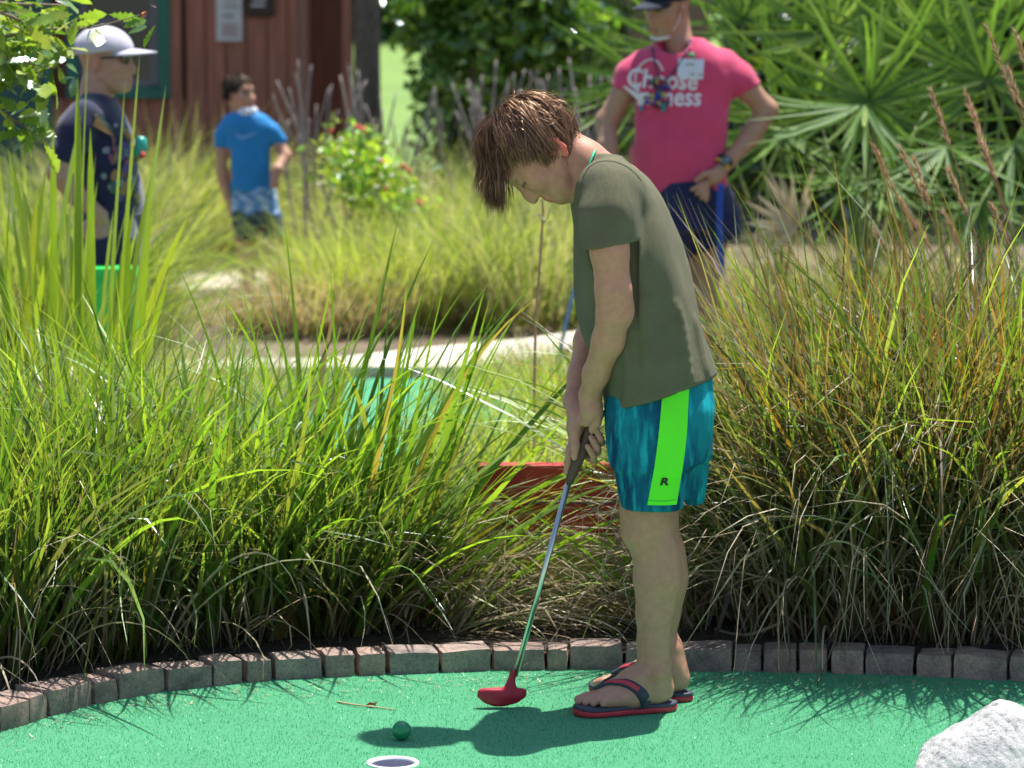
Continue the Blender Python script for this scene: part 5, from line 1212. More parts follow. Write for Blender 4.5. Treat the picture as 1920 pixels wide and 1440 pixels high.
def grass_clump(px, Y, label, rad=.2, n=1300, Lr=(.5, .95), bias=(0, 0), dry=.35, wide=24, pal=GREENS, seed=1, wr=(.007, .021), lean=(.05, .75), drylean=(.1, .8), skirt=26, group='grass clumps behind the brick edging', wl=(.75, 1.0), zc=.03, plumes=()):
    r_ = np.random.default_rng(seed); c = W(px, 1100, Y); c[2] = 0
    t = empty('grass_clump', (c[0], c[1], 0), label, 'grass', group)
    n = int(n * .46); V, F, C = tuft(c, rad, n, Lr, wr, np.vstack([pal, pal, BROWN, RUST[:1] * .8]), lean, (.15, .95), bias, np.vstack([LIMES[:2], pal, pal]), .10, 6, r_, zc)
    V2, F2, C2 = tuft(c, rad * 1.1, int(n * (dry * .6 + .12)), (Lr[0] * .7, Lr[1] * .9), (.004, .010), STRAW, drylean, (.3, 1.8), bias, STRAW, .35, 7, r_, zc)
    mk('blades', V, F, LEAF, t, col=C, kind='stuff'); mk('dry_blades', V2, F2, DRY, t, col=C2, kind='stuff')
    if skirt:
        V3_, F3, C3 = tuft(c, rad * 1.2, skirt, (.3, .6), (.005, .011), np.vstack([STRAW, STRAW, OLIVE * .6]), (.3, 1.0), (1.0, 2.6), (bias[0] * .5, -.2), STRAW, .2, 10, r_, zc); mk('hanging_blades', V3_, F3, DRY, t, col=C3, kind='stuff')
    for k in range(int(wide * 3.0)):
        a = r_.uniform(0, 6.283); rr = rad * math.sqrt(r_.random()); p = (c[0] + rr * math.cos(a), c[1] + rr * math.sin(a), zc)
        dx, dy = math.cos(a) * .55 * rr / rad + bias[0] + r_.normal(0, .12), math.sin(a) * .35 * rr / rad + bias[1] + r_.normal(0, .12)
        put_leaf(leafP[r_.integers(5)], t, p, math.atan2(dy, dx), min(1.2, math.hypot(dx, dy)), r_.uniform(*wl), 'leaf', r_.uniform(.8, 1.6), r_.uniform(-1.2, 1.2))
    for k in range(wide // 2):
        a = r_.uniform(0, 6.283); p = (c[0] + rad * math.cos(a), c[1] + rad * math.sin(a) * .8 - .03, zc)
        put_leaf(dryP[r_.integers(3)], t, p, math.atan2(math.sin(a) * .6 - .3, math.cos(a) + bias[0]), r_.uniform(.35, 1.0), r_.uniform(.35, .7), 'dry_leaf', r_.uniform(.7, 1.4), r_.uniform(-1, 1))
    return t, c, r_
# the big mass left of the player
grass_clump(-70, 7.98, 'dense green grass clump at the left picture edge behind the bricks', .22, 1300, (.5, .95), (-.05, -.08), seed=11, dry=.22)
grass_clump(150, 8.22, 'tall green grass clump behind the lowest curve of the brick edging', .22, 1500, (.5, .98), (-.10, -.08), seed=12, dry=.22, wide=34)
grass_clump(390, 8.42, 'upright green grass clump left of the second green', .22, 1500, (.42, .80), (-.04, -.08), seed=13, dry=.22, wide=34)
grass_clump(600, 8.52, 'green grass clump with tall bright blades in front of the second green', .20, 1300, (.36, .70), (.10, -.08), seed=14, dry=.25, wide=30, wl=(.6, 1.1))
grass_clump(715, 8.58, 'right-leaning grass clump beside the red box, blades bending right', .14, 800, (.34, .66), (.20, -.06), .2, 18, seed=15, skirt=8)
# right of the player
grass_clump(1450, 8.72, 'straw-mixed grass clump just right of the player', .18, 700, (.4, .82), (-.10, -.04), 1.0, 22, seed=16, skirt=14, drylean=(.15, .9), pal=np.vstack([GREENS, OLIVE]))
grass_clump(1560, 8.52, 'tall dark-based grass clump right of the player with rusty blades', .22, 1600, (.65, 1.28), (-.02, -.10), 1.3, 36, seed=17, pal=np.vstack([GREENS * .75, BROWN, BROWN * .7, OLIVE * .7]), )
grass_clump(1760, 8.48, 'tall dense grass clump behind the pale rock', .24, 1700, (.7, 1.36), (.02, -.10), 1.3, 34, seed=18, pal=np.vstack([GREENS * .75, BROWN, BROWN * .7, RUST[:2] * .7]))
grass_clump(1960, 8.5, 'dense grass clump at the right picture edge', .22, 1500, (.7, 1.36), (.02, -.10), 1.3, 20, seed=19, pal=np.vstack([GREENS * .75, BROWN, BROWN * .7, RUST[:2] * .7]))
# flattened straw between the two masses
r_ = np.random.default_rng(31); t = empty('straw_tuft', G(1060, 1180), 'flattened dry straw and green blades over the red and yellow box', 'grass')
cs = []
for (px, Y, n, bx, L0) in ((890, 8.5, 150, .75, .62), (1230, 8.5, 130, -.6, .58), (1310, 8.75, 130, -.5, .55), (1420, 8.66, 240, -.2, .8), (1480, 8.6, 160, -.2, .85), (1050, 9.25, 420, .15, .45), (850, 8.6, 60, .95, .6)):
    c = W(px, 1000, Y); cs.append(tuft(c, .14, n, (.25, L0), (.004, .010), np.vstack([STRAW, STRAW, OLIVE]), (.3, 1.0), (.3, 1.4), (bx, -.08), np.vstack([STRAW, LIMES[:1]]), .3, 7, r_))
V, F, C = join(cs); mk('straw', V, F, DRY, t, col=C, kind='stuff')
for k in range(34):
    left = k % 2; c = W(r_.uniform(820, 930) if left else r_.uniform(1180, 1330), 1000, r_.uniform(8.42, 8.55)); put_leaf(leafP[r_.integers(5)] if k % 3 else dryP[r_.integers(3)], t, (c[0], c[1], .04), 0 if left else math.pi, r_.uniform(.5, 1.15), r_.uniform(.35, .66), 'leaf', r_.uniform(.8, 1.9), r_.uniform(-1.5, 1.5))
# low lime tufts behind
def low_tuft(px, Y, label, rad, n, Lr, pal, seed, wr=(.004, .009), lean=(.05, .7), bend=(.2, 1.0), group=None, name='grass_tuft', bias=None, pal2=None, kink=.05, seg=5, mat=None, dryn=0):
    r_ = np.random.default_rng(seed); c = W(px, 600, Y); c[2] = 0; t = empty(name, (c[0], c[1], 0), label, 'grass', group)
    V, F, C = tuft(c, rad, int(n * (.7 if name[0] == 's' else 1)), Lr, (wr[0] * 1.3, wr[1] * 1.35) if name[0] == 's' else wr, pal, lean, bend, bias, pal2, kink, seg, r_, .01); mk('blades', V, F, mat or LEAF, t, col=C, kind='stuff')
    if dryn:
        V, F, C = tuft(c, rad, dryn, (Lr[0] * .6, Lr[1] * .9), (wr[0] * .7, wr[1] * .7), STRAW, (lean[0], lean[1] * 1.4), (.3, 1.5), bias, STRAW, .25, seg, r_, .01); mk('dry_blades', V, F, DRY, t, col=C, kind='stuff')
    return t
low_tuft(450, 13.2, 'straw-green tuft at the left end of the pale path', .40, 900, (.15, .32), np.vstack([OLIVE, STRAW, LIMES]), 39, dryn=300)
low_tuft(960, 13.4, 'yellow tuft overhanging the pale path', .32, 600, (.12, .26), np.vstack([OLIVE, LIMES]), 40, dryn=200)
low_tuft(1060, 13.9, 'straw tuft at the right end of the pale path', .35, 600, (.12, .26), np.vstack([OLIVE, STRAW]), 38, dryn=200)
low_tuft(985, 10.2, 'lime green tuft by the player\'s hands', .22, 700, (.28, .5), LIMES, 41, dryn=160)
low_tuft(1095, 11.2, 'bright lime tuft half hidden by the olive t-shirt', .20, 600, (.35, .6), LIMES, 42)
low_tuft(930, 11.0, 'yellow-green arching tuft beside the second green', .20, 600, (.25, .45), LIMES, 43, dryn=150)
low_tuft(1400, 10.3, 'grass tuft with thin straw between the player and the adult in pink', .28, 800, (.35, .72), np.vstack([LIMES, OLIVE]), 44, dryn=350)
low_tuft(1560, 10.6, 'loose green tuft in front of the palm stems', .30, 800, (.35, .75), np.vstack([LIMES, OLIVE, GREENS]), 45, dryn=350)
low_tuft(1760, 10.8, 'loose straw-mixed tuft under the palms by the grey log', .30, 700, (.3, .65), np.vstack([LIMES, OLIVE]), 46, dryn=450)
low_tuft(1920, 10.4, 'green tuft at the right edge under the plumes', .28, 700, (.4, .85), np.vstack([LIMES, GREENS]), 47, dryn=250)
low_tuft(330, 10.6, 'thin mixed grass between the reeds and the second green', .35, 800, (.3, .6), np.vstack([LIMES, GREENS, OLIVE]), 48, dryn=350)
low_tuft(60, 10.0, 'thick bright grass at the foot of the reeds by the left edge', .35, 1100, (.5, .95), LIMES, 49, dryn=200)
low_tuft(210, 11.2, 'bright grass around the green bin', .30, 450, (.15, .32), LIMES, 50, dryn=150)

# soft clumps behind the path
SOFT = foliage('soft_grass', trans=.55, rough=.6, gloss=.02, tint=(1.1, 1.05, .6))
bg_ = [(430, 16.6, .50, 900, (.08, .2), np.vstack([STRAW, STRAW, OLIVE]), 'pale straw-coloured soft clump in front of the child'), (610, 16.2, .42, 1500, (.22, .45), np.vstack([OLIVE, STRAW, STRAW]), 'olive soft clump behind the second green'),
       (745, 16.6, .55, 1900, (.4, .75), np.vstack([OLIVE[:2], LIMES, LIMES]), 'tall soft green clump below the red flowers'), (890, 17.2, .5, 1700, (.45, .9), np.vstack([OLIVE, LIMES]), 'soft green clump left of the player\'s face'),
       (1010, 16.4, .45, 1400, (.45, .85), np.vstack([OLIVE, GREENS]), 'soft green clump behind the player\'s chest'), (610, 19.9, .40, 1000, (.3, .6), np.vstack([OLIVE, LIMES]), 'green clump right of the child in blue'),
       (310, 19.8, .50, 1800, (.65, 1.15), np.vstack([OLIVE, LIMES]), 'tall feathery clump in front of the cabin window'), (150, 15.5, .45, 1300, (.4, .8), LIMES, 'bright clump behind the capped person'),
       (800, 19.6, .6, 1700, (.5, 1.0), np.vstack([OLIVE, LIMES]), 'soft clump under the glossy shrub'), (1090, 18.9, .5, 1100, (.5, 1.0), np.vstack([OLIVE, GREENS]), 'soft clump beside the adult in pink'), (60, 14.5, .5, 1500, (.7, 1.2), np.vstack([LIMES, GREENS]), 'bright tall clump by the green door'),
       (380, 22.3, .5, 1000, (.4, .7), np.vstack([OLIVE, STRAW]), 'dull clump along the cabin wall'), (1460, 14.6, .45, 1300, (.4, .8), np.vstack([OLIVE, STRAW, LIMES]), 'mixed clump at the feet of the adult in pink'), (1640, 14.9, .5, 1300, (.4, .8), np.vstack([OLIVE, STRAW, GREENS]), 'mixed clump under the big palm'), (1850, 14.5, .5, 1300, (.4, .85), np.vstack([GREENS, OLIVE, STRAW]), 'dark mixed clump under the right palm'),
       (120, 18.5, .5, 1200, (.6, 1.1), np.vstack([OLIVE, GREENS]), 'green clump at the cabin corner by the door'), (680, 21.5, .5, 1000, (.5, .9), np.vstack([OLIVE, GREENS]), 'dim clump at the foot of the grey trunk'), (960, 20.6, .55, 1300, (.5, .95), np.vstack([OLIVE, GREENS]), 'dim clump under the bare stems')]
for k, (px, Y, rad, n, Lr, pal, lab) in enumerate(bg_):
    low_tuft(px, Y, lab, rad, n, Lr, pal, 60 + k, (.004, .010), (.05, .8), (.3, 1.4), 'soft grasses behind the path', 'soft_grass_clump', None, None, .1, 5, SOFT, n // 3)

# reeds on the left: broad straight leaves, each one its own
REED = foliage('reed_leaf', [(0, (.24, .38, .04)), (.3, (.34, .48, .05)), (.6, (.40, .52, .06)), (.85, (.46, .54, .07)), (1, (.30, .38, .06))], .55, .35, .1, attr=False, tint=(1.1, 1.1, .4))
reedP = [leaf_proto('leaf', 1.0, .034, b_, 9, REED, .25, .6, .35, t_) for b_, t_ in ((.06, .5), (.16, -.7), (.10, 1.2), (.30, .9))]
def reed(px, Y, label, n, seed, hts, spread):
    r_ = np.random.default_rng(seed); c = W(px, 600, Y); c[2] = 0; t = empty('reed_plant', tuple(c), label, 'reed', 'broad-leaved reeds by the left edge')
    for k in range(n):
        a = r_.uniform(0, 6.283); rr = spread * math.sqrt(r_.random()); lean = r_.normal(.0, .12); put_leaf(reedP[r_.integers(4)], t, (c[0] + rr * math.cos(a), c[1] + rr * math.sin(a), 0), r_.choice((0, math.pi)) + r_.normal(0, .5), abs(lean), r_.uniform(*hts), 'leaf', r_.uniform(.7, 1.2), r_.uniform(-1.0, 1.0))
    return t, c
reed(30, 10.3, 'broad-leaved reed at the left edge under the oak leaves', 26, 71, (.75, 1.2), .16)
reed(120, 10.6, 'broad-leaved reed in front of the capped person\'s back', 22, 72, (.85, 1.28), .13)
t, c = reed(205, 10.4, 'broad-leaved reed crossing the capped person\'s face', 9, 73, (.75, 1.12), .12)
for (bx, tx, ty, sc_) in ((135, 166, 40, 1), (150, 140, 145, 1), (195, 267, 100, 1), (200, 318, 162, 1), (172, 165, 240, 1), (100, 95, 240, 1), (225, 240, 400, 1), (180, 238, 150, 1)):
    p0 = W(bx, 700, 10.3); p0[2] = .0; tip = W(tx, ty, 10.25); d = tip - p0; L = np.linalg.norm(d); az = math.atan2(d[1], d[0]); put_leaf(reedP[0], t, tuple(p0), az, math.acos(d[2] / L) - .02, L, 'leaf', .95 / L * 1.15, .3 if abs(d[0]) < .05 else 1.35)

# oak leaves hanging in at the top left
OAK = foliage('oak_leaf', [(0, (.10, .20, .03)), (.4, (.17, .30, .05)), (.75, (.30, .42, .07)), (1, (.38, .44, .09))], .5, .35, .10, attr=False, tint=(1.1, 1.15, .45))
def lobed(L, w_):
    s = np.linspace(0, 1, 13); prof = np.array([.05, .12, .45, .30, .70, .42, .85, .55, .95, .70, .60, .35, .02]) * w_ * .5
    V = []
    for i in range(13): z = -.15 * s[i] ** 2 * L; V += [(s[i] * L, -prof[i], z + .12 * prof[i]), (s[i] * L, 0, z), (s[i] * L, prof[i], z + .12 * prof[i])]
    F = [(i * 3 + j, i * 3 + j + 1, (i + 1) * 3 + j + 1, (i + 1) * 3 + j) for i in range(12) for j in range(2)]; return mesh('leaf', np.array(V), np.array(F), OAK)
oakP = [lobed(.062, .034), lobed(.05, .028), lobed(.072, .036)]
BARK = simple('grey_bark', (.14, .115, .09), .9, .35, 18, .8, .02, stretch=(3, 3, .7)); TWIG = simple('twig_bark', (.20, .15, .10), .8, .25, 30, .3, .004)
def twig(parent, P, r0, r1, nm='branch', mat=TWIG): V, F = tube(smoothpath(P, max(6, len(P) * 4)), np.linspace(r0, r1, max(6, len(P) * 4)), 6); return mk(nm, V, F, mat, parent)
r_ = np.random.default_rng(81); YO = 9.4; oak = empty('oak_sapling', tuple(W(-150, 600, YO) * np.array((1, 1, 0))), 'young oak reaching in from the left top corner with small lobed leaves', 'tree')
p0 = W(-150, 600, YO); twig(oak, [(p0[0], p0[1], 0), (p0[0] + .02, p0[1], .8), W(-120, 40, YO), W(-90, -120, YO)], .028, .014, 'trunk', BARK)
brs = [[(-120, 40), (-20, 70), (80, 55), (170, 52), (262, 28)], [(-120, 60), (-10, 100), (60, 120), (118, 130)], [(-120, 120), (-40, 180), (40, 235), (55, 245)], [(-115, -20), (0, 5), (110, 10), (150, 22)], [(-110, 70), (0, 40), (100, 95)], [(-120, 100), (-20, 130), (90, 170)], [(-110, 0), (20, 30), (60, 70), (75, 140)]]
for b_ in brs:
    P = [W(a, c_, YO + r_.uniform(-.15, .15)) for a, c_ in b_]; twig(oak, P, .006, .0015); PP = smoothpath(P, 40)
    for i in range(9, 40):
        px_ = 960 + PP[i][0] / PP[i][1] * FPX
        for _ in range(1 if px_ > 140 else 2):
            if r_.random() < (.72 if px_ < 110 else .5):
                o = link('leaf', oakP[r_.integers(3)], oak); o.location = Vector(PP[i] + r_.normal(0, .022, 3)) - worldloc(oak); o.rotation_euler = (r_.uniform(-1.2, 1.2), r_.uniform(-.4, 1.1), r_.uniform(0, 6.28)); s_ = r_.uniform(.8, 1.45); o.scale = (s_, s_, s_)
fl = W(272, 20, YO)
for k in range(5):
    o = link('orange_leaf', oakP[1], oak); o.location = Vector(fl + r_.normal(0, .008, 3)) - worldloc(oak); o.rotation_euler = (r_.uniform(-1, 1), r_.uniform(-1, 1), r_.uniform(0, 6.28)); o.scale = (.35,) * 3
    o.material_slots[0].link = 'OBJECT'; o.material_slots[0].material = simple('orange_leaf_%d' % k, (.55, .16, .03) if k < 3 else (.35, .15, .18), .5, .2, 40)

# glossy shrub, grey tree and bare stems in the middle distance
def leaf_cloud(n, fn, size, pal, r_, flat=.3):
    P = fn(n); a = r_.normal(size=(n, 3)); a /= np.linalg.norm(a, axis=1)[:, None]; b_ = np.cross(a, r_.normal(size=(n, 3))); b_ /= np.linalg.norm(b_, axis=1)[:, None] + 1e-9
    L = r_.uniform(*size, n)[:, None]; w_ = L * r_.uniform(.35, .5, (n, 1)); nn = np.cross(a, b_)
    V = np.stack([P - a * L, P + b_ * w_ - a * L * .1 + nn * w_ * .25, P + a * L, P - b_ * w_ - a * L * .1 + nn * w_ * .25, P - a * L * .0], 1)[:, :5]
    V = V.reshape(-1, 3); i = np.arange(n)[:, None] * 5; F = np.vstack([i + np.array([[0, 1, 4]]), i + np.array([[1, 2, 4]]), i + np.array([[2, 3, 4]]), i + np.array([[3, 0, 4]])])
    return V, F, np.repeat(pick(pal, n, r_, .3), 5, 0)
GLOSS = foliage('glossy_leaf', trans=.4, rough=.22, gloss=.2, tint=(1.1, 1.2, .4))
SHRUBC = np.array([(.10, .22, .035), (.15, .30, .045), (.22, .38, .06), (.06, .14, .025), (.30, .45, .08)])
def shrub(name, px, Y, ells, n, size, label, seed, pal=SHRUBC, mat=GLOSS, stems=7, group=None):
    r_ = np.random.default_rng(seed); c = W(px, 400, Y); t = empty(name, (c[0], c[1], 0), label, 'shrub', group)
    E = [(W(a, b_, Y + dy), np.array(rr)) for (a, b_, dy, rr) in ells]; vol = np.array([e[1].prod() for e in E]); vol = vol / vol.sum()
    def fn(n):
        k = r_.choice(len(E), n, p=vol); d = r_.normal(size=(n, 3)); d /= np.linalg.norm(d, axis=1)[:, None]; d *= (r_.random(n) ** .4)[:, None] * (1 + .12 * r_.normal(size=(n, 1)))
        # leaves gather in clumps
        q_ = np.array([E[i][0] for i in k]) + d * np.array([E[i][1] for i in k]); return q_ + .03 * np.sin(q_[:, [1, 2, 0]] * 23)
    V, F, C = leaf_cloud(n, fn, size, pal, r_); mk('foliage', V, F, mat, t, col=C, kind='stuff', smooth=False)
    for k in range(stems):
        e = E[r_.integers(len(E))]; tip = e[0] + r_.normal(size=3) * e[1] * .4; b0 = V3(c[0] + r_.normal(0, .15), c[1] + r_.normal(0, .1), 0); twig(t, [b0, (b0 + tip) / 2 + r_.normal(0, .06, 3), tip], .016, .005, 'stem', BARK)
    return t
shrub('glossy_shrub', 920, 21.5, [(826, 40, 0, (.32, .3, .28)), (930, 60, 0, (.45, .4, .34)), (1050, 60, .1, (.34, .35, .26)), (930, -60, 0, (.55, .4, .35)), (815, 160, -.1, (.17, .2, .22)), (1000, 150, .2, (.35, .3, .16))], 6500, (.04, .075), 'glossy dark green shrub above the bare stems', 91)
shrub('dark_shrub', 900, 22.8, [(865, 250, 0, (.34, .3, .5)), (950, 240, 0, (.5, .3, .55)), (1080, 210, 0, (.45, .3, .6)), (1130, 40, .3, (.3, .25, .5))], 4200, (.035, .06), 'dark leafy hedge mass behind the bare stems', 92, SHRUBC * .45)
def tree(px, Y, r0, H, label, seed, crown_z, crown_r, n, size, pal, mat=GLOSS, lean=0, nm='tree'):
    r_ = np.random.default_rng(seed); c = W(px, 60, Y); c[2] = 0; t = empty(nm, tuple(c), label, 'tree')
    P = [c, c + V3(lean * .3, 0, H * .3), c + V3(lean * .6, .05, H * .65), c + V3(lean, 0, H)]; V, F = tube(smoothpath(P, 16), np.concatenate([[r0 * 1.3], np.linspace(r0 * 1.05, r0 * .5, 15)]), 14); mk('trunk', V, F, BARK, t)
    cc = c + V3(lean, 0, crown_z)
    for k in range(7):
        a = r_.uniform(0, 6.28); tip = cc + V3(math.cos(a), math.sin(a), r_.uniform(-.2, .7)) * crown_r * .75; twig(t, [P[2] + (P[3] - P[2]) * r_.random(), (P[3] + tip) / 2, tip], r0 * .4, r0 * .1, 'limb', BARK)
    K = [(cc + r_.normal(size=3) * crown_r * V3(.55, .55, .35), crown_r * r_.uniform(.3, .55)) for _ in range(16)]
    def fn(n):
        k = r_.integers(len(K), size=n); d = r_.normal(size=(n, 3)); d /= np.linalg.norm(d, axis=1)[:, None]; return np.array([K[i][0] for i in k]) + d * np.array([K[i][1] for i in k])[:, None] * (r_.random((n, 1)) ** .4)
    V, F, C = leaf_cloud(n, fn, size, pal, r_); mk('crown', V, F, mat, t, col=C, kind='stuff', smooth=False); return t
tree(688, 23.2, .098, 4.6, 'grey-trunked tree standing at the right end of the cabin', 101, 5.0, 1.7, 6000, (.05, .09), SHRUBC)
for k, (px, Y, H, R_) in enumerate(((700, 104, 9, 6), (790, 110, 10, 6.5), (620, 112, 9, 6), (900, 108, 9, 6), (1200, 112, 9, 6.5))):
    r2 = np.random.default_rng(200 + k); tree(px, Y, .3, H * .6, ['broad dark tree at the far edge of the lawn beside the trunk', 'dark far tree behind the glossy shrub', 'far tree behind the cabin', 'far tree hidden behind the shrub top', 'far tree behind the tan building'][k], 110 + k, H * .42, R_, 3000, (.35, .6), SHRUBC * .8, nm='far_tree')
# bare pruned stems
BARE = simple('bare_stem', (.28, .24, .22), .85, .3, 25, .4, .004, stretch=(3, 3, .5))
def bare(px, Y, label, seed, n, tips):
    r_ = np.random.default_rng(seed); c = W(px, 400, Y); c[2] = 0; t = empty('bare_shrub', tuple(c), label, 'shrub', 'leafless pruned shrubs before the hedge')
    for (tx, ty) in tips:
        tip = W(tx + r_.normal(0, 5), ty + abs(r_.normal(0, 35)), Y + r_.uniform(-.2, .2)); b0 = c + V3(r_.normal(0, .07), r_.normal(0, .07), 0); kn = b0 + (tip - b0) * r_.uniform(.5, .7) + V3(r_.normal(0, .09), 0, 0)
        st_ = twig(t, [b0, b0 + (kn - b0) * .5 + V3(r_.normal(0, .03), 0, 0), kn, tip], r_.uniform(.008, .013), .005, 'stem', BARE)
        for j in range(1): sd = W(tx + r_.normal(0, 22), ty + r_.uniform(5, 60), Y + r_.uniform(-.2, .2)); V, F = tube(smoothpath([kn, (kn + sd) / 2 + V3(r_.normal(0, .02), 0, 0), sd], 8), np.linspace(.008, .004, 8), 6); mk('side_shoot', V, F, BARE, st_)
bare(600, 19.0, 'leafless grey shrub right behind the child in blue', 121, 8, [(520, 130), (545, 200), (560, 108), (585, 105), (605, 160), (630, 115), (645, 95), (672, 112), (575, 220)])
bare(720, 19.4, 'leafless grey shrub before the grey trunk', 122, 8, [(665, 125), (685, 120), (705, 180), (745, 160), (770, 190), (805, 150), (730, 205)])
bare(900, 19.2, 'leafless grey shrub under the glossy shrub', 123, 8, [(820, 150), (850, 120), (870, 112), (905, 115), (930, 110), (955, 105), (895, 150), (880, 180)])
bare(1040, 19.6, 'leafless grey shrub between the player\'s head and the adult in pink', 124, 8, [(985, 110), (1005, 112), (1030, 108), (1050, 120), (1075, 100), (1125, 110), (1110, 150), (1015, 140)])

# red-flowered plant
r_ = np.random.default_rng(131); YR = 17.6; fp = empty('flowering_plant', tuple(W(690, 500, YR) * np.array((1, 1, 0))), 'leafy plant with small red and white flowers behind the soft grass', 'plant')
def fn(n):
    t_ = r_.random(n); px_ = 640 + 130 * t_ + r_.normal(0, 28, n); py_ = 285 + 130 * t_ + r_.normal(0, 30, n); return np.array([W(a, b_, YR + r_.normal(0, .15)) for a, b_ in zip(px_, py_)])
V, F, C = leaf_cloud(1500, fn, (.02, .04), np.vstack([LIMES, LIMES * .8, SHRUBC * 1.8]), r_); mk('leaves', V, F, LEAF, fp, col=C, kind='stuff', smooth=False)
for k in range(9): b0 = W(690 + r_.normal(0, 12), 520, YR); b0[2] = 0; twig(fp, [b0, W(650 + 14 * k, 420, YR), W(630 + 17 * k, 260 + 12 * k, YR)], .008, .003, 'stem')
m_rf = simple('red_petal', (.62, .05, .04), .5, .15, 40); m_wf = simple('white_petal', (.7, .7, .66), .5, .1, 40)
u8 = np.arange(8) * math.pi / 4; flV = np.array([(math.cos(a) * (1 if i % 2 == 0 else .55), -.35 * (i % 2), math.sin(a) * (1 if i % 2 == 0 else .55)) for i, a in enumerate(u8)] + [(0, -.5, 0), (0, .5, 0)]); flF = np.array([(i, (i + 1) % 8, 8) for i in range(8)] + [((i + 1) % 8, i, 9) for i in range(8)])
fm = [mesh('flower', flV, flF, m_rf), mesh('flower', flV, flF, m_wf)]
for (px, py_, rr, k) in ((678, 243, .028, 0), (669, 238, .022, 0), (620, 246, .020, 0), (683, 250, .02, 0), (757, 312, .026, 0), (766, 320, .022, 0), (786, 381, .028, 0), (718, 303, .02, 0), (711, 300, .022, 1), (722, 354, .02, 0), (706, 352, .022, 1), (735, 330, .02, 1), (640, 262, .016, 1), (776, 395, .018, 1), (598, 345, .016, 1), (780, 425, .02, 1), (776, 470, .03, 1), (764, 465, .022, 1), (720, 398, .016, 0), (752, 430, .016, 1)):
    o = link('flower', fm[k], fp); o.location = Vector(W(px, py_, YR - .25)) - worldloc(fp); o.scale = (rr, rr, rr * .8); o.rotation_euler = (r_.uniform(-.5, .5), r_.uniform(-1, 1), r_.uniform(-.5, .5))

# fan palms: each frond a part, each leaflet a piece of its frond
PALM = foliage('palm_leaf', [(0, (.08, .17, .035)), (.4, (.13, .25, .05)), (.75, (.19, .32, .07)), (1, (.28, .40, .12))], .5, .45, .06, attr=False, tint=(1.1, 1.15, .5))
PDRY = foliage('palm_dry', [(0, (.52, .46, .32)), (1, (.72, .66, .52))], .3, .4, .1, attr=False, tint=(1, .95, .8))
palmP = [leaf_proto('leaflet', 1.0, .042, b_, 7, PALM, .35, .35, .7) for b_ in (.08, .35, 1.1)]; palmD = leaf_proto('leaflet', 1.0, .13, .25, 6, PDRY, .3, .35, .6)
STALK = simple('palm_stalk', (.14, .20, .05), .5, .2, 30); DSTALK = simple('dry_stalk', (.48, .40, .20), .6, .2, 30)
def frond(parent, hub, root, L, face, up, span=(-2.3, 2.3), n=26, seed=0, droop=(0, 3), dry=False):
    """A fan: leaflets spread from the hub around 'up' in the plane facing 'face'."""
    r_ = np.random.default_rng(seed); hub = np.asarray(hub); fo = empty('frond', (0, 0, 0)); fo.parent = parent; fo.location = Vector(hub) - worldloc(parent)
    P = smoothpath([root, root + (hub - root) * .5 + V3(0, -.03, .05), hub], 12); V, F = tube(P, np.linspace(.010, .006, 12), 7); mk('stalk', V, F, DSTALK if dry else STALK, fo)
    f_, u_ = nrm(face), nrm(up); u_ = nrm(u_ - f_ * (u_ @ f_)); l_ = np.cross(f_, u_)
    for k in range(n):
        a = span[0] + (span[1] - span[0]) * (k + .5) / n + r_.normal(0, .09); d = nrm(u_ * math.cos(a) + l_ * math.sin(a) + f_ * (r_.normal(.12, .28))); 
        z_ = d; x_ = nrm(f_ - z_ * (f_ @ z_)); y_ = np.cross(z_, x_)
        o = link('leaflet', palmD if dry else palmP[min(2, r_.integers(droop[0], droop[1]))], fo); M = Matrix((x_, y_, z_)).transposed(); o.rotation_euler = M.to_euler(); s_ = L * r_.uniform(.62, 1.12) * (1 - .25 * abs(a / 2.6) ** 2); o.scale = (s_, L * r_.uniform(.8, 1.15), s_); o.location = (0, 0, 0)
    return fo
def palm(px, Y, label, fr, seed):
    c = W(px, 480, Y); c[2] = 0; t = empty('fan_palm', tuple(c), label, 'palm', 'fan palms at the right')
    V, F = tube(smoothpath([c, c + V3(.02, 0, .12), c + V3(0, .02, .3)], 8), np.linspace(.10, .07, 8), 12); mk('stem', V, F, BARK, t)
    for k, (hx, hy, dy, L, face, up, span, n, dry) in enumerate(fr):
        frond(t, W(hx, hy, Y + dy), c + V3(0, 0, .28), L * (1.1 if dry else 1.35), face, up, span, n if dry else int(n * 1.3), seed * 50 + k, (0, 3), dry)
    return t
palm(1620, 14.2, 'large fan palm with a wide dark fan right of the adult in pink', [
    (1628, 188, -.1, .50, (-.25, -.9, .25), (0, -.1, 1), (-2.9, 2.9), 36, False), (1622, 200, -.35, .48, (-.2, -.5, .8), (-.5, -.3, -.8), (-1.3, 1.3), 14, False),
    (1700, 90, .3, .5, (.1, -.9, .2), (.2, 0, 1), (-2.2, 2.2), 26, False), (1560, 60, .4, .5, (-.1, -.9, .3), (-.2, 0, 1), (-2.0, 2.0), 24, False), (1660, 330, -.2, .38, (.2, -.6, .7), (.5, -.2, -.5), (-1.6, 1.6), 18, False), (1600, 330, .2, .4, (-.1, -.8, .5), (-.4, 0, -.7), (-1.7, 1.7), 18, False), (1530, 200, .6, .5, (.1, -.9, .2), (0, 0, 1), (-2.7, 2.7), 28, False), (1720, 230, .5, .48, (.1, -.9, .2), (0, 0, 1), (-2.7, 2.7), 28, False), (1650, 10, .6, .5, (.1, -.9, .2), (0, 0, 1), (-2.7, 2.7), 26, False)], 1)
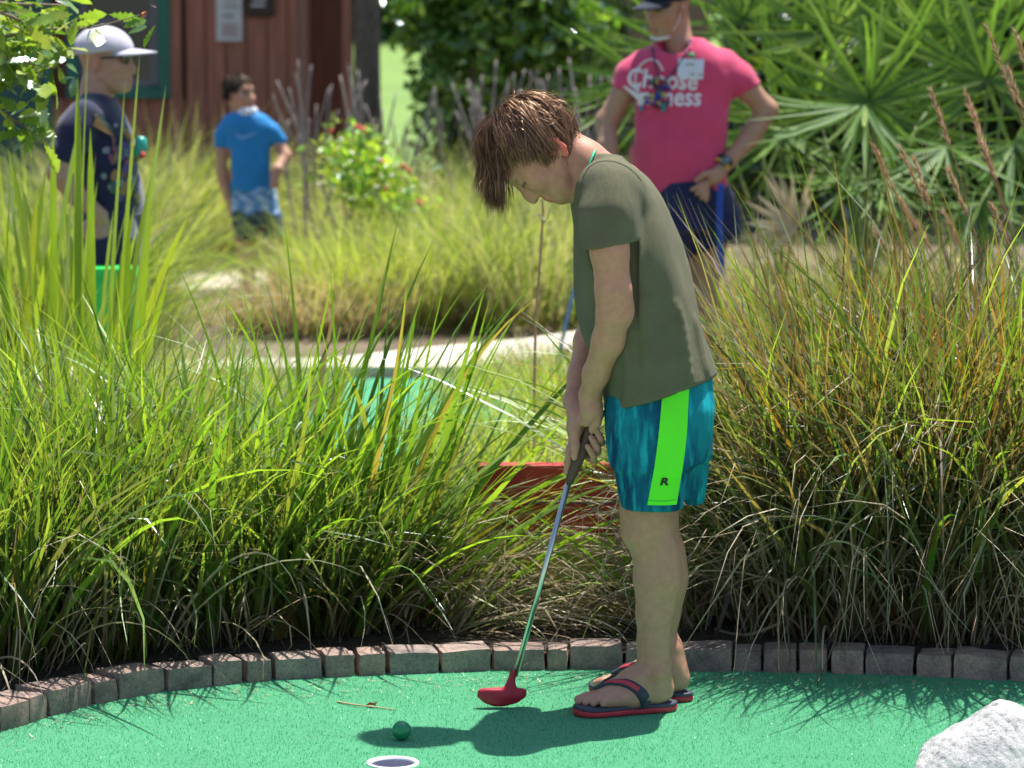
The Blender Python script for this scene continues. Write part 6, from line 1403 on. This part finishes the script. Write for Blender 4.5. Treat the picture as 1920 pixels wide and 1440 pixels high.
palm(1465, 14.8, 'fan palm just behind the shoulder of the adult in pink', [
    (1463, 238, .1, .56, (.1, -.9, .3), (-.30, 0, 1), (-1.5, 1.9), 26, False), (1468, 245, -.05, .40, (.2, -.8, .5), (-.1, -.1, -1), (-1.5, 1.5), 18, False), (1300, 110, .35, .5, (-.2, -.9, .2), (-1, 0, .35), (-1.2, 1.2), 16, False), (1390, 40, .5, .5, (.0, -.9, .2), (.1, 0, 1), (-2.2, 2.2), 24, False), (1215, 150, .5, .42, (-.2, -.9, .3), (-1, 0, -.1), (-.9, .9), 11, False),
    (1492, 428, -.5, .26, (.15, -.95, .2), (-.75, 0, .45), (-1.5, 1.25), 15, True)], 2)
palm(1830, 14.0, 'fan palm at the right edge with drooping pale leaflets', [
    (1775, 275, -.2, .36, (-.1, -.7, .6), (-.1, -.2, -1), (-1.5, 1.5), 18, False), (1850, 150, .1, .48, (.1, -.9, .2), (.1, 0, 1), (-2.6, 2.6), 30, False), (1900, 270, .0, .42, (.2, -.8, .5), (.5, -.1, -.6), (-1.8, 1.8), 22, False), (1790, 130, .35, .46, (-.2, -.9, .2), (-.3, 0, 1), (-2.4, 2.4), 26, False), (1900, 30, .4, .5, (0, -.9, .2), (0, 0, 1), (-2.4, 2.4), 26, False), (1840, 380, -.2, .35, (0, -.8, .5), (0, -.2, -1), (-1.8, 1.8), 18, False)], 3)

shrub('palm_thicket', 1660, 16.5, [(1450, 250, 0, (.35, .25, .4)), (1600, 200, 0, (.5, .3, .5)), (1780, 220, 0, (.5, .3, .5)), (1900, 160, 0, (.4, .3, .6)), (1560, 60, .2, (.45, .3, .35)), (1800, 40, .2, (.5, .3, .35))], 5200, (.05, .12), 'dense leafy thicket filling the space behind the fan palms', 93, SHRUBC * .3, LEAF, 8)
# brown seed plumes leaning in from the right
PLUME = foliage('plume', trans=.4, rough=.6, gloss=.02, tint=(1, .9, .7)); r_ = np.random.default_rng(141)
pl = empty('plume_grass', tuple(W(1900, 1100, 9.6) * np.array((1, 1, 0))), 'tall grass stalks with reddish-brown feathery seed heads at the right', 'grass')
for (tx, ty, bx, L) in ((1640, 275, 1740, .17), (1690, 280, 1800, .16), (1715, 300, 1760, .14), (1745, 170, 1830, .17), (1810, 170, 1880, .2), (1820, 200, 1900, .2), (1850, 50, 1990, .24), (1890, 130, 2010, .2), (1835, 250, 1890, .15), (1690, 375, 1780, .1), (1720, 420, 1800, .1), (1770, 400, 1850, .16), (1860, 385, 1905, .14), (1640, 425, 1700, .08), (1905, 60, 1990, .2), (1780, 320, 1850, .14)):
    Y = 9.6 + r_.uniform(-.35, .35); tip = W(tx, ty, Y); b0 = W(bx + 40, 1100, Y); b0[2] = 0.02; mid = b0 + (tip - b0) * .6 + V3(.06, 0, .06); P = smoothpath([b0, mid, tip], 24); V, F = tube(P, np.linspace(.003, .0012, 24), 5); st_ = mk('stalk', V, F, simple('plume_stalk', (.34, .20, .09), .7, .2, 40) if 'PST' not in globals() else PST, pl)
    PST = st_.data.materials[0]; T = nrm(P[-1] - P[-4]); n = 190; s_ = r_.random(n); ctr = P[-1] - T * L * s_[:, None] * 1.0; az = r_.uniform(0, 6.28, n)
    o1 = nrm(np.cross(T, V3(0, 1, 0))); o2 = np.cross(T, o1); d = T * .9 + (o1 * np.cos(az)[:, None] + o2 * np.sin(az)[:, None]) * r_.uniform(.15, .6, (n, 1)); ll = r_.uniform(.015, .04, (n, 1)) * (1 - .4 * np.abs(s_ - .5)[:, None]); wv = nrm_rows(np.cross(d, r_.normal(size=(n, 3)))) * .0016
    V = np.stack([ctr - wv, ctr + wv, ctr + d * ll], 1).reshape(-1, 3); cc = pick(np.array([(.50, .33, .22), (.58, .42, .30), (.44, .26, .16), (.62, .50, .38)]), n, r_); mk('seed_head', V, np.arange(3 * n).reshape(-1, 3), PLUME, st_, col=np.repeat(cc, 3, 0), smooth=False)
# ================================================================== SMALL THINGS
# red and yellow painted timber box behind the bricks
YX = 8.66; X_ = lambda p: W(p, 1000, YX)[0]; Z_ = lambda p: W(1000, p, YX)[2]
bxe = empty('painted_box', (X_(1150), YX, .03), 'low wooden box painted yellow below and red above, half buried in straw', 'wooden box')
m_yel = simple('yellow_paint', (.52, .43, .16), .75, .3, 9, .4, .006); m_rd = simple('red_paint', (.42, .035, .028), .6, .25, 9, .3, .004)
for (a, c, y0, y1) in ((950, 1440, 1098, 1004), (950, 1440, 1205, 1104)):
    z0, z1 = max(Z_(y0), .02), Z_(y1); V, F = box(((X_(a) + X_(c)) / 2, YX, (z0 + z1) / 2), (X_(c) - X_(a), .04, z1 - z0), .004); mk('plank', V, F, m_yel, bxe, smooth=False)
V, F = box(((X_(950) + X_(1440)) / 2, YX + .12, (Z_(1200) + Z_(1004)) / 2 - .01), (X_(1440) - X_(950) - .03, .18, Z_(1004) - Z_(1200) - .04)); mk('box_inside', V, F, simple('dark_wood', (.03, .022, .015), .9, .2, 20), bxe, smooth=False)
for (y0, y1, a) in ((938, 868, 895), (1000, 942, 905)):
    V, F = box(((X_(a) + X_(1210)) / 2, YX + .01, (Z_(y0) + Z_(y1)) / 2), (X_(1210) - X_(a), .045, Z_(y1) - Z_(y0) - .004), .004); mk('red_board', V, F, m_rd, bxe, smooth=False)
# pale boulder at the lower right
rc = G(1885, 1462); S = SDF(V3(rc[0] - .36, rc[1] - .25, -.02), V3(rc[0] + .30, rc[1] + .25, .22), .0045)
topz = W(1890, 1322, rc[1])[2]; xk = lambda p: W(p, 1400, rc[1])[0]
S.loft([-.02, .0, .03, topz * .6, topz * .85, topz + .012], [xk(1625), xk(1635), xk(1685), xk(1765), xk(1830), xk(1862)], [xk(2070), xk(2070), xk(2040), xk(1985), xk(1940), xk(1910)], [rc[1]] * 6, [.19, .185, .16, .11, .07, .03], 2.0, .01)
r_ = np.random.default_rng(157)
for k in range(9):
    n = nrm(r_.normal(size=3) * V3(1, 1, .4) + V3(-.1, -.35, .55)); c = V3(rc[0] + r_.normal(0, .03), rc[1], .03); S.cut(c + n * r_.uniform(.10, .135) * (1.15 if n[2] > .5 else 1.8), n, .004)
x, y, z = S.ax[0][:, None, None], S.ax[1][None, :, None], S.ax[2][None, None, :]
S.F += (.0035 * np.sin(61 * x + 80 * z + 3 * np.sin(37 * y)) * np.sin(73 * y - 55 * z) + .0022 * np.sin(160 * x + 110 * y) * np.sin(147 * z + 110 * x)).astype(np.float32)
V, F = S.mesh(1); m, nt, b = new_mat('limestone'); n1 = noise(nt, 9, 8, .7); n2 = noise(nt, 55, 6, .75); c1 = ramp(nt, n1.outputs[0], [(.3, (.42, .41, .43)), (.6, (.60, .575, .565))]); c2 = ramp(nt, n2.outputs[0], [(.34, (.45, .45, .5)), (.5, (1.0, 1.0, 1.0))]); nt.links.new(mixc(nt, 1.0, c1.outputs[0], c2.outputs[0], 'MULTIPLY'), b.inputs['Base Color']); b.inputs['Roughness'].default_value = .9; bump(nt, b, n2.outputs[0], .9, .012)
mk('rock', V, F, m, None, label='pale rough limestone rock on the turf at the lower right', cat='rock')
# white stone by the path
wc = W(815, 566, 16.9); S = SDF(wc - .16, wc + .16, .01); S.ell(wc, (.07, .06, .07), None, .02); S.wrinkle(.008, [(40, 30, 20), (20, 50, 35)], 3); V, F = S.mesh(1); V[:, 2] -= V[:, 2].min()- .0 if False else 0; mk('white_stone', V, F, simple('white_stone', (.72, .69, .62), .9, .1, 12, .4, .01), None, label='white rounded stone beside the path behind the grass', cat='rock')
# weathered log on the right
m_log = simple('weathered_wood', (.20, .185, .17), .9, .3, 14, .7, .01, stretch=(.6, 4, 4)); lg = empty('weathered_log', (W(1830, 565, 17.0)[0], 17.0, 0), 'weathered grey log lying under the palms', 'log')
P = [V3(W(a, 560, Yl)[0], Yl, z_) for a, Yl, z_ in ((1675, 17.3, .07), (1780, 17.0, .09), (1870, 16.9, .11), (2000, 16.7, .12))]; V, F = tube(smoothpath(P, 18), np.linspace(.07, .11, 18) + rng.normal(0, .004, 18), 14); mk('timber', V, F, m_log, lg)
V, F = tube([P[1] + V3(0, 0, .03), P[1] + V3(-.08, -.05, .2)], [.03, .02], 8); mk('branch_stub', V, F, m_log, lg)
# things fallen on the turf
V, F = tube(smoothpath([G(632, 1316, .008), G(670, 1322, .011), G(705, 1326, .009), G(741, 1331, .008)], 14), np.linspace(.0022, .0012, 14), 5); mk('dry_stick', V, F, simple('stick', (.42, .28, .16), .8, .2, 50), None, label='thin dry grass stalk lying by the red petal', cat='stick')
c = G(696, 1325, .008); Pp = np.array([(-.014, 0, .002), (-.004, -.004, .011), (.008, -.002, .009), (.013, .004, .012), (.010, .006, .001), (-.002, .005, .003)]) + c; mk('red_petal', Pp, np.array([(0, 1, 5), (1, 2, 5), (2, 4, 5), (2, 3, 4)]), m_rf, None, label='small red petal on the turf behind the ball', cat='petal')
r_ = np.random.default_rng(161)
lit = []
for k in range(420):
    px = r_.uniform(0, 1920); yy = bricky(px) + abs(r_.normal(0, 16)) + 2; p = G(px, min(yy, 1425), .009); a = r_.uniform(0, 6.28); L = r_.uniform(.006, .03); d = V3(math.cos(a), math.sin(a), r_.uniform(-.0, .2)); s_ = V3(-d[1], d[0], 0) * r_.uniform(.0006, .0018)
    lit.append((np.array([p - s_, p + s_, p + d * L + s_ * .3, p + d * L - s_ * .3]), np.array([(0, 1, 2, 3)]), np.tile(pick(STRAW, 1, r_), (4, 1))))
V, F, C = join(lit); mk('leaf_litter', V, F, DRY, None, col=C, smooth=False, kind='stuff', label='bits of dry grass litter along the bricks', cat='litter')
# blades drooping over the bricks
droop = [((30, 1140), (42, 1180), (48, 1260), 1), ((630, 1150), (637, 1200), (634, 1305), 0), ((585, 1175), (612, 1195), (633, 1250), 0), ((455, 1190), (480, 1225), (490, 1283), 0), ((545, 1230), (515, 1180), (500, 1155), 1), ((770, 1130), (760, 1160), (772, 1230), 0), ((1170, 1230), (1195, 1225), (1210, 1300), 0), ((1445, 1110), (1470, 1150), (1478, 1205), 0), ((1120, 1215), (1112, 1240), (1108, 1272), 0), ((1340, 1180), (1400, 1190), (1470, 1165), 0), ((1640, 1215), (1680, 1150), (1740, 1090), 1), ((1800, 1120), (1850, 1170), (1915, 1215), 0)]
dt = empty('stray_blades', G(800, 1240), 'single arching dry blades drooping forward over the bricks', 'grass')
for k, (a, b_, c_, g_) in enumerate(droop):
    Yd = [8.42, 8.28, 8.12]; P = smoothpath([W(*a, Yd[0]), W(*b_, Yd[1]), W(*c_, Yd[2])], 14); P[:, 2] = np.maximum(P[:, 2], .012); w_ = (.0045 * np.minimum(1, 3 * (1 - np.linspace(0, 1, 14)) + .1))[:, None]; sd = nrm_rows(np.cross(np.gradient(P, axis=0), V3(.2, 1, .3))); V = np.stack([P - sd * w_, P, P + sd * w_], 1); V[:, 1] += V3(0, -.001, .001); V = V.reshape(-1, 3); F = np.array([(i * 3 + j, i * 3 + j + 1, (i + 1) * 3 + j + 1, (i + 1) * 3 + j) for i in range(13) for j in range(2)])
    mk('blade', V, F, LEAF if g_ else DRY, dt, col=np.tile(pick(LIMES if g_ else STRAW, 1, r_), (len(V), 1)))
# reddish dry stalk with a curled tip beside the player's face
Y = 10.4; sk = empty('dry_stalk', tuple(W(1015, 1000, Y) * np.array((1, 1, 0))), 'single reddish dry stalk with a curled tip below the player\'s chin', 'plant'); b0 = W(1000, 1000, Y); b0[2] = .03; P = smoothpath([b0, W(1004, 620, Y), W(1012, 500, Y), W(1018, 400, Y), W(1016, 372, Y)], 30); V, F = tube(P, np.linspace(.005, .0034, 30), 6); mk('stem', V, F, simple('stalk_brown', (.48, .30, .17), .7, .2, 40), sk)
for pts in ([(1018, 420), (1028, 405), (1030, 388), (1022, 380)], [(1016, 408), (1024, 420), (1030, 432)], [(1016, 405), (1006, 402), (1000, 406)]): V, F = tube(smoothpath([W(a, c_, Y - .01) for a, c_ in pts], 12), np.linspace(.003, .0015, 12), 5); mk('curl', V, F, simple('stalk_pale', (.55, .46, .30), .7, .2, 40), sk)
